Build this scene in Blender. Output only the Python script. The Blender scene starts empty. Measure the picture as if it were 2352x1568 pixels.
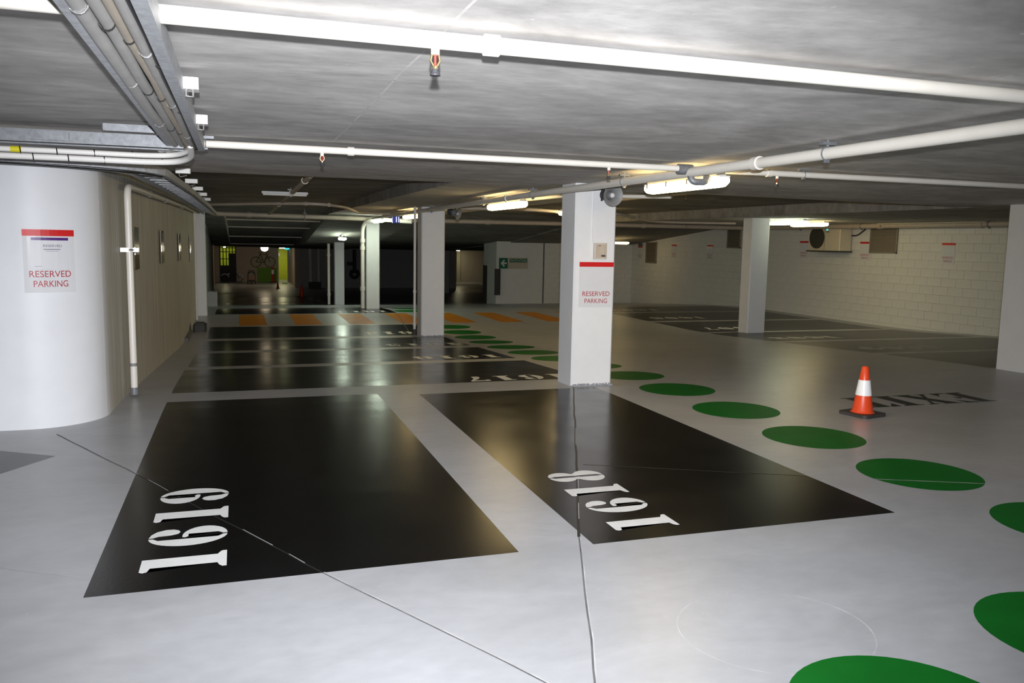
import bpy, bmesh, math, random
from mathutils import Vector, Matrix
random.seed(4)
SC = bpy.context.scene
COL = SC.collection
PI = math.pi

# ------------------------------------------------------------------ camera, world, flash, exposure
EYE = Vector((0, 0, 1.55))
FPX = 1907.0
AX = Vector((0.950, 0.0204, 0.3116)); AY = Vector((-0.3118, 0.1191, 0.9427)); AZ = Vector((-0.0179, 0.9927, -0.1194))
def _basis():
    dy = Vector((545 - 1176, 784 - 543, FPX)).normalized()
    p2 = Vector((1545 - 1176, 784 - 561, FPX))
    u = dy.cross(p2).normalized()
    if u.y < 0: u = -u
    x = dy.cross(u)
    if x.x < 0: x = -x
    return x, dy, u
AX, AY, AZ = _basis()          # world axes written in camera (right, up, forward) components
cam_d = bpy.data.cameras.new('camera'); cam = bpy.data.objects.new('camera', cam_d); COL.objects.link(cam)
cam_d.sensor_width = 36.0; cam_d.lens = FPX / 2352 * 36.0; cam_d.clip_start = 0.05; cam_d.clip_end = 300
cr = Vector((AX.x, AY.x, AZ.x)); cu = Vector((AX.y, AY.y, AZ.y)); cf = Vector((AX.z, AY.z, AZ.z))
cam.matrix_world = Matrix(((cr.x, cu.x, -cf.x, EYE.x), (cr.y, cu.y, -cf.y, EYE.y), (cr.z, cu.z, -cf.z, EYE.z), (0, 0, 0, 1)))
SC.camera = cam
w = bpy.data.worlds.new('world'); SC.world = w; w.use_nodes = True
w.node_tree.nodes['Background'].inputs[0].default_value = (0, 0, 0, 1)
SC.view_settings.view_transform = 'Standard'; SC.view_settings.look = 'None'
SC.view_settings.gamma = 1.0; SC.view_settings.use_curve_mapping = False
SC.view_settings.exposure = 0.0
SC.cycles.use_denoising = True
SC.cycles.sample_clamp_indirect = 6.0
SC.cycles.max_bounces = 8
fl_d = bpy.data.lights.new('camera_flash', 'SPOT'); fl = bpy.data.objects.new('camera_flash', fl_d); COL.objects.link(fl)
fl_d.energy = 2400; fl_d.color = (0.93, 0.95, 1.0); fl_d.spot_size = math.radians(69); fl_d.spot_blend = 1.0; fl_d.shadow_soft_size = 0.02
fl.location = (0.0, -0.03, 1.68)
fl.scale = (1.6, 1, 1)
fl.rotation_euler = (Vector((0.29, 1, -0.21))).to_track_quat('-Z', 'Y').to_euler()
WARM, COOL = 21.0, 20.0           # diffuser emission of the warm and of the greenish tubes

# ------------------------------------------------------------------ photo calibration helpers (pixel -> place at a known depth or height)
def ray(px, py):
    d = Vector((px - 1176, 784 - py, FPX)); return Vector((AX.dot(d), AY.dot(d), AZ.dot(d)))
def at_y(px, py, y): d = ray(px, py); return EYE + d * (y / d.y)
def at_z(px, py, z): d = ray(px, py); return EYE + d * ((z - EYE.z) / d.z)
def at_x(px, py, x): d = ray(px, py); return EYE + d * (x / d.x)

RAW = [(-10, 0), (8.5, 0), (15.5, -.33), (20, -.32), (22.5, -.335), (24.5, -.45), (30, -.80), (35, -1.16), (40, -1.42), (50, -1.75), (58, -2.05), (90, -2.05)]
def lerp_tab(t, y):
    if y <= t[0][0]: return t[0][1]
    for (a, za), (b, zb) in zip(t, t[1:]):
        if y <= b: return za + (zb - za) * (y - a) / (b - a)
    return t[-1][1]
FY = [-6, 0, 3, 6, 7] + [7 + .45 * i for i in range(1, 122)] + [64, 70, 78]
FZ = [(y, sum(lerp_tab(RAW, y + d) for d in (-.8, -.4, 0, .4, .8)) / 5) for y in FY]
def zf(y): return lerp_tab(FZ, y)

# ------------------------------------------------------------------ materials
MATS = {}
def mat(name, c, rough=.6, metal=0.0, var=0.0, scale=6.0, stretch=(1, 1, 1), bump=0.0, bscale=60.0, emit=0.0, ecol=None, c2=None, alpha=1.0, spec=.5, rvar=0.0):
    m = bpy.data.materials.new(name); m.use_nodes = True; nt = m.node_tree; b = nt.nodes['Principled BSDF']
    b.inputs['Base Color'].default_value = (*c, 1); b.inputs['Roughness'].default_value = rough; b.inputs['Metallic'].default_value = metal
    b.inputs['Specular IOR Level'].default_value = spec
    if var or bump or c2 or rvar:
        tc = nt.nodes.new('ShaderNodeTexCoord'); mp = nt.nodes.new('ShaderNodeMapping'); mp.inputs['Scale'].default_value = stretch
        nt.links.new(tc.outputs['Object'], mp.inputs['Vector'])
    if var or c2:
        n = nt.nodes.new('ShaderNodeTexNoise'); n.inputs['Scale'].default_value = scale; n.inputs['Detail'].default_value = 8; n.inputs['Roughness'].default_value = .62
        nt.links.new(mp.outputs['Vector'], n.inputs['Vector'])
        r = nt.nodes.new('ShaderNodeValToRGB'); r.color_ramp.elements[0].position = .3; r.color_ramp.elements[1].position = .7
        lo = c2 or tuple(max(0, x * (1 - var)) for x in c); hi = c if c2 else tuple(min(1, x * (1 + var)) for x in c)
        r.color_ramp.elements[0].color = (*lo, 1); r.color_ramp.elements[1].color = (*hi, 1)
        nt.links.new(n.outputs['Fac'], r.inputs['Fac']); nt.links.new(r.outputs['Color'], b.inputs['Base Color'])
    if rvar:
        n3 = nt.nodes.new('ShaderNodeTexNoise'); n3.inputs['Scale'].default_value = 2.2; n3.inputs['Detail'].default_value = 6
        nt.links.new(mp.outputs['Vector'], n3.inputs['Vector'])
        mr = nt.nodes.new('ShaderNodeMapRange'); mr.inputs['From Min'].default_value = .3; mr.inputs['From Max'].default_value = .7
        mr.inputs['To Min'].default_value = rough - rvar; mr.inputs['To Max'].default_value = rough + rvar
        nt.links.new(n3.outputs['Fac'], mr.inputs['Value']); nt.links.new(mr.outputs['Result'], b.inputs['Roughness'])
    if bump:
        n2 = nt.nodes.new('ShaderNodeTexNoise'); n2.inputs['Scale'].default_value = bscale; n2.inputs['Detail'].default_value = 4
        nt.links.new(mp.outputs['Vector'], n2.inputs['Vector'])
        bp = nt.nodes.new('ShaderNodeBump'); bp.inputs['Strength'].default_value = bump; bp.inputs['Distance'].default_value = .01
        nt.links.new(n2.outputs['Fac'], bp.inputs['Height']); nt.links.new(bp.outputs['Normal'], b.inputs['Normal'])
    if emit:
        b.inputs['Emission Color'].default_value = (*(ecol or c), 1); b.inputs['Emission Strength'].default_value = emit
    if alpha < 1: b.inputs['Alpha'].default_value = alpha
    MATS[name] = m; return m

mat('black_paint', (.003, .0031, .0033), .225, var=.35, scale=2.0, bump=.035, bscale=45, rvar=.04, spec=.45)
mat('charcoal_paint', (.035, .035, .036), .33, var=.3, scale=2.0, bump=.035, bscale=45, spec=.35)
mat('white_paint', (.72, .72, .70), .45, var=.07, scale=9, bump=.12, bscale=80)
mat('green_paint', (.004, .115, .012), .5, var=.12, scale=3, bump=.03, spec=.10)
mat('orange_paint', (.50, .19, .006), .42, var=.12, scale=3, bump=.03, spec=.2)
mat('dark_lettering', (.02, .02, .02), .45, var=.2)
mat('joint_dark', (.11, .11, .11), .8, var=.5, scale=5)
mat('joint_black', (.012, .012, .012), .5, var=.3)
mat('joint_pale', (.43, .43, .435), .5, var=.3, scale=6)
mat('ceiling_dark', (.20, .185, .165), .85, c2=(.13, .12, .11), scale=1.1, bump=.25, bscale=26)
def mottled(name, lo, hi, s1, s2, dist, rough, amp=.25, stretch=(1, 1, 1), flecks=None, spec=.3, bump=.08):
    m = bpy.data.materials.new(name); m.use_nodes = True; nt = m.node_tree; b = nt.nodes['Principled BSDF']; b.inputs['Roughness'].default_value = rough; b.inputs['Specular IOR Level'].default_value = spec
    tc = nt.nodes.new('ShaderNodeTexCoord'); mp = nt.nodes.new('ShaderNodeMapping'); mp.inputs['Scale'].default_value = stretch; nt.links.new(tc.outputs['Object'], mp.inputs['Vector'])
    def noise(sc, det, ds=0.0):
        n = nt.nodes.new('ShaderNodeTexNoise'); n.inputs['Scale'].default_value = sc; n.inputs['Detail'].default_value = det; n.inputs['Distortion'].default_value = ds; n.inputs['Roughness'].default_value = .6
        nt.links.new(mp.outputs['Vector'], n.inputs['Vector']); return n
    def ramp(n, p0, p1, c0, c1):
        r = nt.nodes.new('ShaderNodeValToRGB'); r.color_ramp.elements[0].position = p0; r.color_ramp.elements[1].position = p1
        r.color_ramp.elements[0].color = (*c0, 1); r.color_ramp.elements[1].color = (*c1, 1); nt.links.new(n.outputs['Fac'], r.inputs['Fac']); return r
    r1 = ramp(noise(s1, 10, dist), .36, .64, lo, hi); r2 = ramp(noise(s2, 6), .3, .7, (1 - amp,) * 3, (1 + amp * .3,) * 3)
    mx = nt.nodes.new('ShaderNodeMix'); mx.data_type = 'RGBA'; mx.blend_type = 'MULTIPLY'; mx.inputs['Factor'].default_value = 1
    nt.links.new(r1.outputs['Color'], mx.inputs['A']); nt.links.new(r2.outputs['Color'], mx.inputs['B']); out = mx.outputs['Result']
    if flecks:
        r3 = ramp(noise(flecks[0], 3, .6), flecks[1], flecks[1] + .05, (0, 0, 0), (1, 1, 1)); m2 = nt.nodes.new('ShaderNodeMix'); m2.data_type = 'RGBA'
        nt.links.new(r3.outputs['Color'], m2.inputs['Factor']); nt.links.new(out, m2.inputs['A']); m2.inputs['B'].default_value = (*flecks[2], 1); out = m2.outputs['Result']
    nt.links.new(out, b.inputs['Base Color'])
    bp = nt.nodes.new('ShaderNodeBump'); bp.inputs['Strength'].default_value = bump; bp.inputs['Distance'].default_value = .01
    nt.links.new(noise(s2 * 3, 4).outputs['Fac'], bp.inputs['Height']); nt.links.new(bp.outputs['Normal'], b.inputs['Normal'])
    MATS[name] = m
mottled('ceiling_concrete', (.52, .50, .48), (.74, .715, .69), .9, 7, 1.6, .9, .22, (.8, 1.3, 1), flecks=(16, .70, (.78, .76, .73)))
mottled('ceiling_shaded', (.22, .21, .19), (.36, .34, .31), .9, 7, 1.6, .9, .22, (.8, 1.3, 1))  # darker copy of the ceiling concrete, with the rear's shade put into the colour
mottled('floor_paint', (.345, .35, .362), (.40, .405, .42), 1.3, 9, .8, .33, .07, (1, 1.6, 1), flecks=(30, .715, (.50, .51, .53)), spec=.4, bump=.035)
mat('seam_pale', (.66, .63, .60), .85, var=.2)
mat('seam_dark', (.17, .165, .16), .9, var=.2)
mat('pillar_paint', (.80, .80, .80), .5, var=.025, scale=5, bump=.06, bscale=50)
mat('block_paint', (.72, .71, .67), .55, var=.04, scale=3, bump=.12, bscale=60)
mat('mortar', (.60, .59, .555), .8, var=.06)
mat('wall_white', (.76, .77, .79), .5, var=.03, scale=3, bump=.05, bscale=30)
mat('wall_raw', (.43, .415, .38), .7, c2=(.33, .32, .295), scale=4, stretch=(3, 3, .12), bump=.08)
mat('wall_grey', (.45, .44, .42), .7, var=.08)
mat('wall_beige', (.52, .44, .36), .7, var=.06)
mat('wall_lime', (.42, .50, .02), .6, var=.05)
mat('wall_green', (.16, .34, .02), .6, var=.05)
mat('pipe_cream', (.80, .76, .68), .35, var=.03, scale=8)
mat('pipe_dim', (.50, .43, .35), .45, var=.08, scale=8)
mat('galvanised', (.20, .208, .22), .5, metal=.3, var=.25, scale=30)
mat('galv_light', (.50, .515, .54), .5, metal=.1, var=.22, scale=30)
mat('galv_dull', (.24, .24, .24), .6, metal=.15, var=.2, scale=20)
mat('bright_steel', (.85, .85, .85), .2, metal=.9)
mat('cable_grey', (.46, .45, .435), .5, var=.1, scale=8)
mat('cable_beige', (.50, .44, .36), .5, var=.1, scale=8)
mat('cable_black', (.03, .03, .032), .45, var=.2)
mat('conduit_white', (.80, .78, .74), .4, var=.03)
mat('tie_black', (.012, .012, .012), .5, var=.2)
mat('yellow_tag', (.70, .62, .02), .5, var=.05)
mat('lamp_warm', (.9, .9, .85), .4, emit=WARM, ecol=(1.0, .74, .34))
mat('lamp_dim', (.9, .9, .85), .4, emit=10.0, ecol=(1.0, .74, .34))
mat('lamp_cool', (.9, .9, .9), .4, emit=COOL, ecol=(.90, 1.0, .70))
mat('lamp_green', (.9, .9, .9), .4, emit=46.0, ecol=(.86, 1.0, .80))
mat('lamp_room', (.9, .9, .9), .4, emit=60.0, ecol=(1, .92, .58))
mat('lamp_white', (.9, .9, .9), .4, emit=16.0, ecol=(1.0, .82, .55))
mat('lamp_body', (.62, .63, .62), .5, var=.05)
mat('sign_red', (.62, .010, .012), .45, var=.06)
mat('sign_text_red', (.42, .018, .035), .5, var=.04)
mat('sign_sleeve', (.72, .72, .73), .12, var=.02)
mat('sign_paper', (.70, .70, .72), .5, var=.02)
mat('sign_purple', (.10, .02, .22), .4, c2=(.05, .01, .13), scale=14)
mat('sign_ink', (.14, .12, .18), .6, var=.1)
mat('sign_bronze', (.16, .12, .07), .15, metal=.3, var=.5, scale=7)
mat('sign_green', (.005, .12, .06), .45, var=.06)
mat('sign_cream', (.52, .46, .34), .5, var=.04)
mat('sign_white', (.62, .64, .58), .5, var=.04)
mat('sign_blue', (.05, .06, .35), .4, emit=.10, ecol=(.12, .16, .9))
mat('sign_stroke', (.8, .8, .9), .4, emit=.9, ecol=(.75, .78, 1))
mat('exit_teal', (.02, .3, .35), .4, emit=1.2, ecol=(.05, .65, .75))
mat('speaker_grey', (.23, .235, .24), .5, var=.06)
mat('speaker_dark', (.035, .035, .04), .55, var=.1)
mat('intercom_case', (.60, .54, .47), .45, var=.05)
mat('intercom_face', (.52, .43, .33), .5, var=.05)
mat('slot_dark', (.03, .03, .05), .5, var=.1)
mat('ac_cream', (.68, .60, .44), .5, var=.04)
mat('ac_dark', (.05, .045, .035), .6, var=.1)
mat('louvre', (.30, .26, .20), .6, var=.08)
mat('louvre_dark', (.06, .05, .04), .7, var=.1)
mat('cone_orange', (.80, .075, .018), .38, var=.05)
mat('cone_white', (.97, .97, .97), .35, var=.01)
mat('cone_rubber', (.045, .04, .036), .6, var=.2)
mat('bollard_red', (.55, .02, .01), .4, var=.05)
mat('tyre', (.02, .02, .02), .7, var=.1)
mat('reflective', (.95, .97, 1), .25, var=.01)
mat('bike_frame', (.06, .03, .025), .4, var=.1)
mat('stroller_cloth', (.05, .045, .05), .8, var=.2)
mat('stroller_tan', (.28, .17, .13), .7, var=.1)
mat('cage_dark', (.02, .02, .018), .6, var=.1)
mat('mural_olive', (.16, .15, .05), .7, var=.05)
mat('brass', (.42, .34, .18), .3, metal=.9)
mat('bulb_red', (.6, .05, .04), .3, var=.1)
mat('grout', (.30, .31, .33), .9, var=.3, scale=30)

# ------------------------------------------------------------------ mesh helpers
def tag(o, label=None, cat=None, group=None, kind=None):
    if label: o['label'] = label
    if cat: o['category'] = cat
    if group: o['group'] = group
    if kind: o['kind'] = kind
    return o
def thing(name, loc, label=None, cat=None, group=None, rz=0.0):
    o = bpy.data.objects.new(name, None); COL.objects.link(o); o.location = loc; o.rotation_euler = (0, 0, rz); o.empty_display_size = .1
    return tag(o, label, cat, group)
def world_loc(o):
    v = Vector(o.location)
    while o.parent: o = o.parent; v = v + Vector(o.location)
    return v
class MB:
    def __init__(s): s.v = []; s.f = []
    def add(s, vs, fs):
        n = len(s.v); s.v += [Vector(v) for v in vs]; s.f += [tuple(i + n for i in f) for f in fs]; return s
    def box(s, a, b, ch=0.0):
        (x0, y0, z0), (x1, y1, z1) = a, b
        if x0 > x1: x0, x1 = x1, x0
        if y0 > y1: y0, y1 = y1, y0
        if z0 > z1: z0, z1 = z1, z0
        if ch:
            p = [(x0 + ch, y0), (x1 - ch, y0), (x1, y0 + ch), (x1, y1 - ch), (x1 - ch, y1), (x0 + ch, y1), (x0, y1 - ch), (x0, y0 + ch)]
            return s.prism(p, z0, z1)
        return s.add([(x0, y0, z0), (x1, y0, z0), (x1, y1, z0), (x0, y1, z0), (x0, y0, z1), (x1, y0, z1), (x1, y1, z1), (x0, y1, z1)],
                     [(3, 2, 1, 0), (4, 5, 6, 7), (0, 1, 5, 4), (1, 2, 6, 5), (2, 3, 7, 6), (3, 0, 4, 7)])
    def prism(s, pts, z0, z1):
        n = len(pts); vs = [(x, y, z0) for x, y in pts] + [(x, y, z1) for x, y in pts]
        return s.add(vs, [tuple(range(n))[::-1], tuple(range(n, 2 * n))] + [(i, (i + 1) % n, n + (i + 1) % n, n + i) for i in range(n)])
    def prism_xz(s, pts, y0, y1):
        n = len(pts); vs = [(x, y0, z) for x, z in pts] + [(x, y1, z) for x, z in pts]
        return s.add(vs, [tuple(range(n)), tuple(range(n, 2 * n))[::-1]] + [(i, n + i, n + (i + 1) % n, (i + 1) % n) for i in range(n)])
    def quad(s, a, b, c, d): return s.add([a, b, c, d], [(0, 1, 2, 3)])
    def tube(s, pts, r, n=12, cap=True):
        pts = [Vector(p) for p in pts]; k = len(pts); base = len(s.v); ring = []
        rad = r if isinstance(r, (list, tuple)) else [r] * k
        t0 = (pts[1] - pts[0]).normalized(); up = Vector((0, 0, 1)) if abs(t0.z) < .9 else Vector((0, 1, 0))
        a = t0.cross(up).normalized()
        for i, p in enumerate(pts):
            t = ((pts[min(i + 1, k - 1)] - pts[max(i - 1, 0)])).normalized()
            a = (a - t * a.dot(t)).normalized(); b = t.cross(a)
            ring.append([p + (a * math.cos(2 * PI * j / n) + b * math.sin(2 * PI * j / n)) * rad[i] for j in range(n)])
        vs = [q for r_ in ring for q in r_]; fs = []
        for i in range(k - 1):
            for j in range(n): fs.append((i * n + j, i * n + (j + 1) % n, (i + 1) * n + (j + 1) % n, (i + 1) * n + j))
        if cap: fs += [tuple(range(n))[::-1], tuple((k - 1) * n + j for j in range(n))]
        return s.add(vs, fs)
    def lathe(s, prof, axis_o, axis_d, n=24):
        o = Vector(axis_o); d = Vector(axis_d).normalized(); up = Vector((0, 0, 1)) if abs(d.z) < .9 else Vector((1, 0, 0))
        a = d.cross(up).normalized(); b = d.cross(a); k = len(prof)
        vs = [o + d * h + (a * math.cos(2 * PI * j / n) + b * math.sin(2 * PI * j / n)) * r for r, h in prof for j in range(n)]
        fs = [(i * n + j, i * n + (j + 1) % n, (i + 1) * n + (j + 1) % n, (i + 1) * n + j) for i in range(k - 1) for j in range(n)]
        return s.add(vs, fs)
    def torus(s, c, axis, R, r, n=28, m=8, a0=0, a1=2 * PI, ref=None):
        c = Vector(c); d = Vector(axis).normalized(); up = Vector(ref) if ref else (Vector((0, 0, 1)) if abs(d.z) < .9 else Vector((1, 0, 0)))
        a = d.cross(up).normalized(); b = d.cross(a)
        full = abs(a1 - a0 - 2 * PI) < 1e-6
        pts = [c + (a * math.cos(a0 + (a1 - a0) * i / n) + b * math.sin(a0 + (a1 - a0) * i / n)) * R for i in range(n if full else n + 1)]
        vs = []
        for p in pts:
            u = (p - c).normalized()
            vs += [p + (u * math.cos(2 * PI * j / m) + d * math.sin(2 * PI * j / m)) * r for j in range(m)]
        k = len(pts); fs = []
        for i in range(k if full else k - 1):
            for j in range(m): fs.append((i * m + j, i * m + (j + 1) % m, ((i + 1) % k) * m + (j + 1) % m, ((i + 1) % k) * m + j))
        return s.add(vs, fs)
    def build(s, name, m, parent=None, local=False, smooth=False, label=None, cat=None, group=None, kind=None, loc=None):
        me = bpy.data.meshes.new(name)
        if parent is not None: off = Vector((0, 0, 0)) if local else world_loc(parent)
        elif loc is not None: off = Vector(loc)
        elif kind == 'structure': off = Vector((0, 0, 0))
        else:
            xs = [v.x for v in s.v]; ys = [v.y for v in s.v]; zs = [v.z for v in s.v]
            off = Vector(((min(xs) + max(xs)) / 2, (min(ys) + max(ys)) / 2, min(zs)))
        me.from_pydata([tuple(v - off) for v in s.v], [], s.f); me.validate()
        bm = bmesh.new(); bm.from_mesh(me); bmesh.ops.recalc_face_normals(bm, faces=bm.faces); bm.to_mesh(me); bm.free()
        if smooth:
            for p in me.polygons: p.use_smooth = True
            try: me.set_sharp_from_angle(angle=math.radians(40))
            except Exception: pass
        me.materials.append(MATS[m])
        o = bpy.data.objects.new(name, me); COL.objects.link(o)
        if parent is not None: o.parent = parent
        else: o.location = off
        return tag(o, label, cat, group, kind)
def fillet(pts, r, n=6):
    pts = [Vector(p) for p in pts]; out = [pts[0]]
    for a, b, c in zip(pts, pts[1:], pts[2:]):
        u = (a - b); v = (c - b); k = min(r, u.length * .49, v.length * .49); p = b + u.normalized() * k; q = b + v.normalized() * k
        for i in range(n + 1):
            t = i / n; out.append(p * (1 - t) ** 2 + b * 2 * t * (1 - t) + q * t * t)
    out.append(pts[-1]); return out
def copy_tree(o, parent=None):
    c = o.copy(); COL.objects.link(c); c.parent = parent
    for ch in list(o.children): copy_tree(ch, c)
    return c
def text_mb(s, width=None, height=None, depth=.001, spacing=1.0):
    cu_ = bpy.data.curves.new('t', 'FONT'); cu_.body = s; cu_.align_x = 'CENTER'; cu_.align_y = 'BOTTOM_BASELINE'; cu_.space_character = spacing; cu_.resolution_u = 4
    o = bpy.data.objects.new('t', cu_); COL.objects.link(o)
    dg = bpy.context.evaluated_depsgraph_get(); me = bpy.data.meshes.new_from_object(o.evaluated_get(dg))
    vs = [v.co.copy() for v in me.vertices]; fs = [tuple(p.vertices) for p in me.polygons]
    bpy.data.objects.remove(o); bpy.data.curves.remove(cu_); bpy.data.meshes.remove(me)
    w0 = max(v.x for v in vs) - min(v.x for v in vs); h0 = max(v.y for v in vs) - min(v.y for v in vs); mx = (max(v.x for v in vs) + min(v.x for v in vs)) / 2; my = min(v.y for v in vs)
    sx = width / w0 if width else height / h0; sy = height / h0 if height else sx
    return [((v.x - mx) * sx, (v.y - my) * sy) for v in vs], fs      # centred in x, baseline at 0

# ------------------------------------------------------------------ FLOOR
XL, XR = -6.5, 26.0
m = MB()
cols = [XL, -2, 0, 2, 4, 6, 8, 10, 12, 14, XR]
rows = [(y, z) for y, z in FZ]
m.v = [Vector((x, y, z)) for y, z in rows for x in cols]
nc = len(cols)
m.f = [(i * nc + j, i * nc + j + 1, (i + 1) * nc + j + 1, (i + 1) * nc + j) for i in range(len(rows) - 1) for j in range(nc - 1)]
floor = m.build('floor', 'floor_paint', smooth=True, kind='structure', label='glossy grey painted concrete car park floor', loc=(0, 0, 0))

def drape(polys, name, mt, parent, eps, label=None, kind=None):
    """flat polygons (lists of (x, y)) laid on the floor, cut where the floor's slope changes"""
    bm = bmesh.new()
    for p in polys:
        vs = [bm.verts.new((x, y, 0)) for x, y in p]
        try: bm.faces.new(vs)
        except ValueError: pass
    ys = [v.co.y for v in bm.verts]; y0, y1 = min(ys), max(ys)
    for y, z in FZ:
        if y0 + 1e-4 < y < y1 - 1e-4 and y >= 6.9:
            bmesh.ops.bisect_plane(bm, geom=bm.verts[:] + bm.edges[:] + bm.faces[:], plane_co=(0, y, 0), plane_no=(0, 1, 0))
    bmesh.ops.triangulate(bm, faces=bm.faces[:])
    for v in bm.verts: v.co.z = zf(v.co.y) + eps
    bmesh.ops.recalc_face_normals(bm, faces=bm.faces)
    if sum(f.normal.z for f in bm.faces) < 0: bmesh.ops.reverse_faces(bm, faces=bm.faces)
    me = bpy.data.meshes.new(name); bm.to_mesh(me); bm.free(); me.materials.append(MATS[mt])
    o = bpy.data.objects.new(name, me); COL.objects.link(o); o.parent = parent
    return tag(o, label, kind=kind)

# --- stencil glyphs, unit height
def ell(cx, cy, rx, ry, a0, a1, n=14):
    return [(cx + rx * math.cos(math.radians(a0 + (a1 - a0) * i / n)), cy + ry * math.sin(math.radians(a0 + (a1 - a0) * i / n))) for i in range(n + 1)]
def rot(ps, w): return [[(w - x, 1 - y) for x, y in p] for p in ps]
def mir(p, w): return [(w - x, y) for x, y in p]
ONE = [[(.02, 0), (.46, 0), (.46, .05), (.44, .075), (.37, .11), (.37, 1), (.05, 1), (.02, .96), (.04, .91), (.13, .885), (.13, .11), (.06, .085), (.02, .05)]]
SIX = [ell(.30, .5, .30, .5, 93, 267, 18) + [(.285, .055), (.222, .12), (.222, .88), (.285, .945)],
       ell(.315, .29, .285, .29, -90, 98, 14) + [(.265, .535), (.30, .50), (.372, .505), (.372, .12), (.315, .055)],
       [(.315, 1), (.42, .975), (.51, .91), (.56, .80), (.555, .70), (.52, .64), (.46, .61), (.40, .635), (.365, .72), (.352, .88), (.315, .945)]]
e8 = ell(.315, .755, .235, .245, 90, -58, 10) + ell(.315, .265, .28, .265, 58, -90, 12) + [(.315, .05), (.345, .10), (.345, .44), (.325, .50), (.345, .56), (.345, .90), (.315, .95)]
EIGHT = [e8, mir(e8, .60)]
z0 = ell(.315, .5, .285, .5, 90, -90, 16) + [(.315, .055), (.355, .11), (.355, .89), (.315, .945)]
ZERO = [z0, mir(z0, .60)]
SEVEN = [[(.03, 1), (.55, 1), (.58, .93), (.44, .62), (.37, .40), (.36, .10), (.33, .02), (.25, 0), (.17, .04), (.15, .14), (.19, .36), (.29, .58), (.44, .80), (.32, .845), (.16, .83), (.09, .72), (.03, .72)]]
FIVE = [[(.08, 1), (.52, 1), (.52, .84), (.16, .84), (.15, .64), (.08, .52)], ell(.30, .31, .29, .31, 105, -90, 14) + [(.33, .06), (.36, .14), (.36, .48), (.33, .55), (.24, .54)],
        [(.27, 0), (.12, .04), (.04, .14), (.05, .24), (.12, .28), (.2, .25), (.23, .16), (.24, .06)]]
FOUR = [[(.34, 0), (.52, 0), (.52, 1), (.34, 1)], [(.30, .96), (.30, .72), (.12, .36), (.30, .36), (.30, .23), (0, .23), (0, .33)], [(.55, .23), (.63, .23), (.63, .36), (.55, .36)]]
THREE = [e8, [(.28, 1), (.14, .96), (.06, .86), (.07, .76), (.15, .72), (.22, .78), (.24, .9)], [(.28, 0), (.14, .04), (.05, .14), (.06, .26), (.15, .3), (.22, .22), (.24, .1)]]
TWO = [[(.02, 0), (.58, 0), (.58, .16), (.24, .16), (.02, .06)], ell(.30, .72, .27, .28, 95, -40, 10) + [(.10, .16), (.04, .12), (.32, .5), (.34, .7), (.33, .92)], [(.27, 1), (.12, .95), (.04, .82), (.06, .72), (.14, .68), (.21, .74), (.24, .92)]]
LE = [[(0, 1), (.34, 1), (.34, 0), (0, 0), (0, .04), (.10, .08), (.10, .92), (0, .96)], [(.37, 1), (.66, 1), (.66, .68), (.60, .78), (.50, .92), (.37, .94)], [(.37, 0), (.68, 0), (.68, .34), (.62, .22), (.52, .08), (.37, .06)], [(.37, .46), (.48, .40), (.48, .62), (.37, .54)]]
LX = [[(0, 1), (.36, 1), (.36, .96), (.32, .94), (.66, .06), (.72, .04), (.72, 0), (.36, 0), (.36, .04), (.40, .06), (.06, .94), (0, .96)], [(.46, 1), (.68, 1), (.68, .96), (.60, .93), (.46, .62), (.43, .70), (.52, .92), (.46, .96)], [(.02, 0), (.26, 0), (.26, .04), (.20, .07), (.30, .34), (.27, .42), (.10, .06), (.02, .04)]]
LI = [[(0, 1), (.40, 1), (.40, .96), (.32, .93), (.32, .07), (.40, .04), (.40, 0), (0, 0), (0, .04), (.08, .07), (.08, .93), (0, .96)]]
LT = [[(.21, 1), (.47, 1), (.47, .07), (.55, .04), (.55, 0), (.13, 0), (.13, .04), (.21, .07)], [(.50, 1), (.68, 1), (.68, .66), (.62, .80), (.50, .93)], [(.18, 1), (0, 1), (0, .66), (.06, .80), (.18, .93)]]
GL = {'0': (ZERO, .60), '1': (ONE, .48), '2': (TWO, .60), '3': (THREE, .58), '4': (FOUR, .63), '5': (FIVE, .60), '6': (SIX, .60), '7': (SEVEN, .60), '8': (EIGHT, .60), '9': (rot(SIX, .60), .60),
      'E': (LE, .68), 'X': (LX, .72), 'I': (LI, .40), 'T': (LT, .68)}
def stencil(s, org, right, up, length, h, gap=.22):
    """stencilled string: org = start of the baseline, right / up = floor directions, stretched to a given length and glyph height"""
    tot = sum(GL[c][1] for c in s) + gap * (len(s) - 1); k = length / tot; out = []; x = 0
    for c in s:
        g, wd = GL[c]
        for p in g: out.append([(org[0] + right[0] * (x + px) * k + up[0] * py * h, org[1] + right[1] * (x + px) * k + up[1] * py * h) for px, py in p])
        x += wd + gap
    return out
def bay(x0, x1, y0, y1, mt='black_paint', number=None, label=None, skew=None):
    poly = skew or [(x0, y0), (x1, y0), (x1, y1), (x0, y1)]
    b = drape([poly], 'painted_bay', mt, floor, .0006, label)
    if number:
        s, org, right, up, L, h = number
        drape(stencil(s, org, right, up, L, h), 'bay_number', 'white_paint', b, .0016, 'white stencilled number ' + s)
    return b
bay(-.66, 1.313, 3.80, 8.30, number=('1619', (-.08, 4.0), (0, 1), (-1, 0), 1.33, .385), label='black painted parking bay numbered 1619')
bay(1.72, 3.66, 3.80, 8.17, number=('1618', (2.31, 3.94), (0, 1), (-1, 0), 1.17, .385), label='black painted parking bay numbered 1618')
bay(-.66, 3.82, 8.84, 11.00, number=('1617', (3.70, 9.30), (-1, 0), (0, -1), 1.24, .40), label='black painted parking bay numbered 1617')
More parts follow.
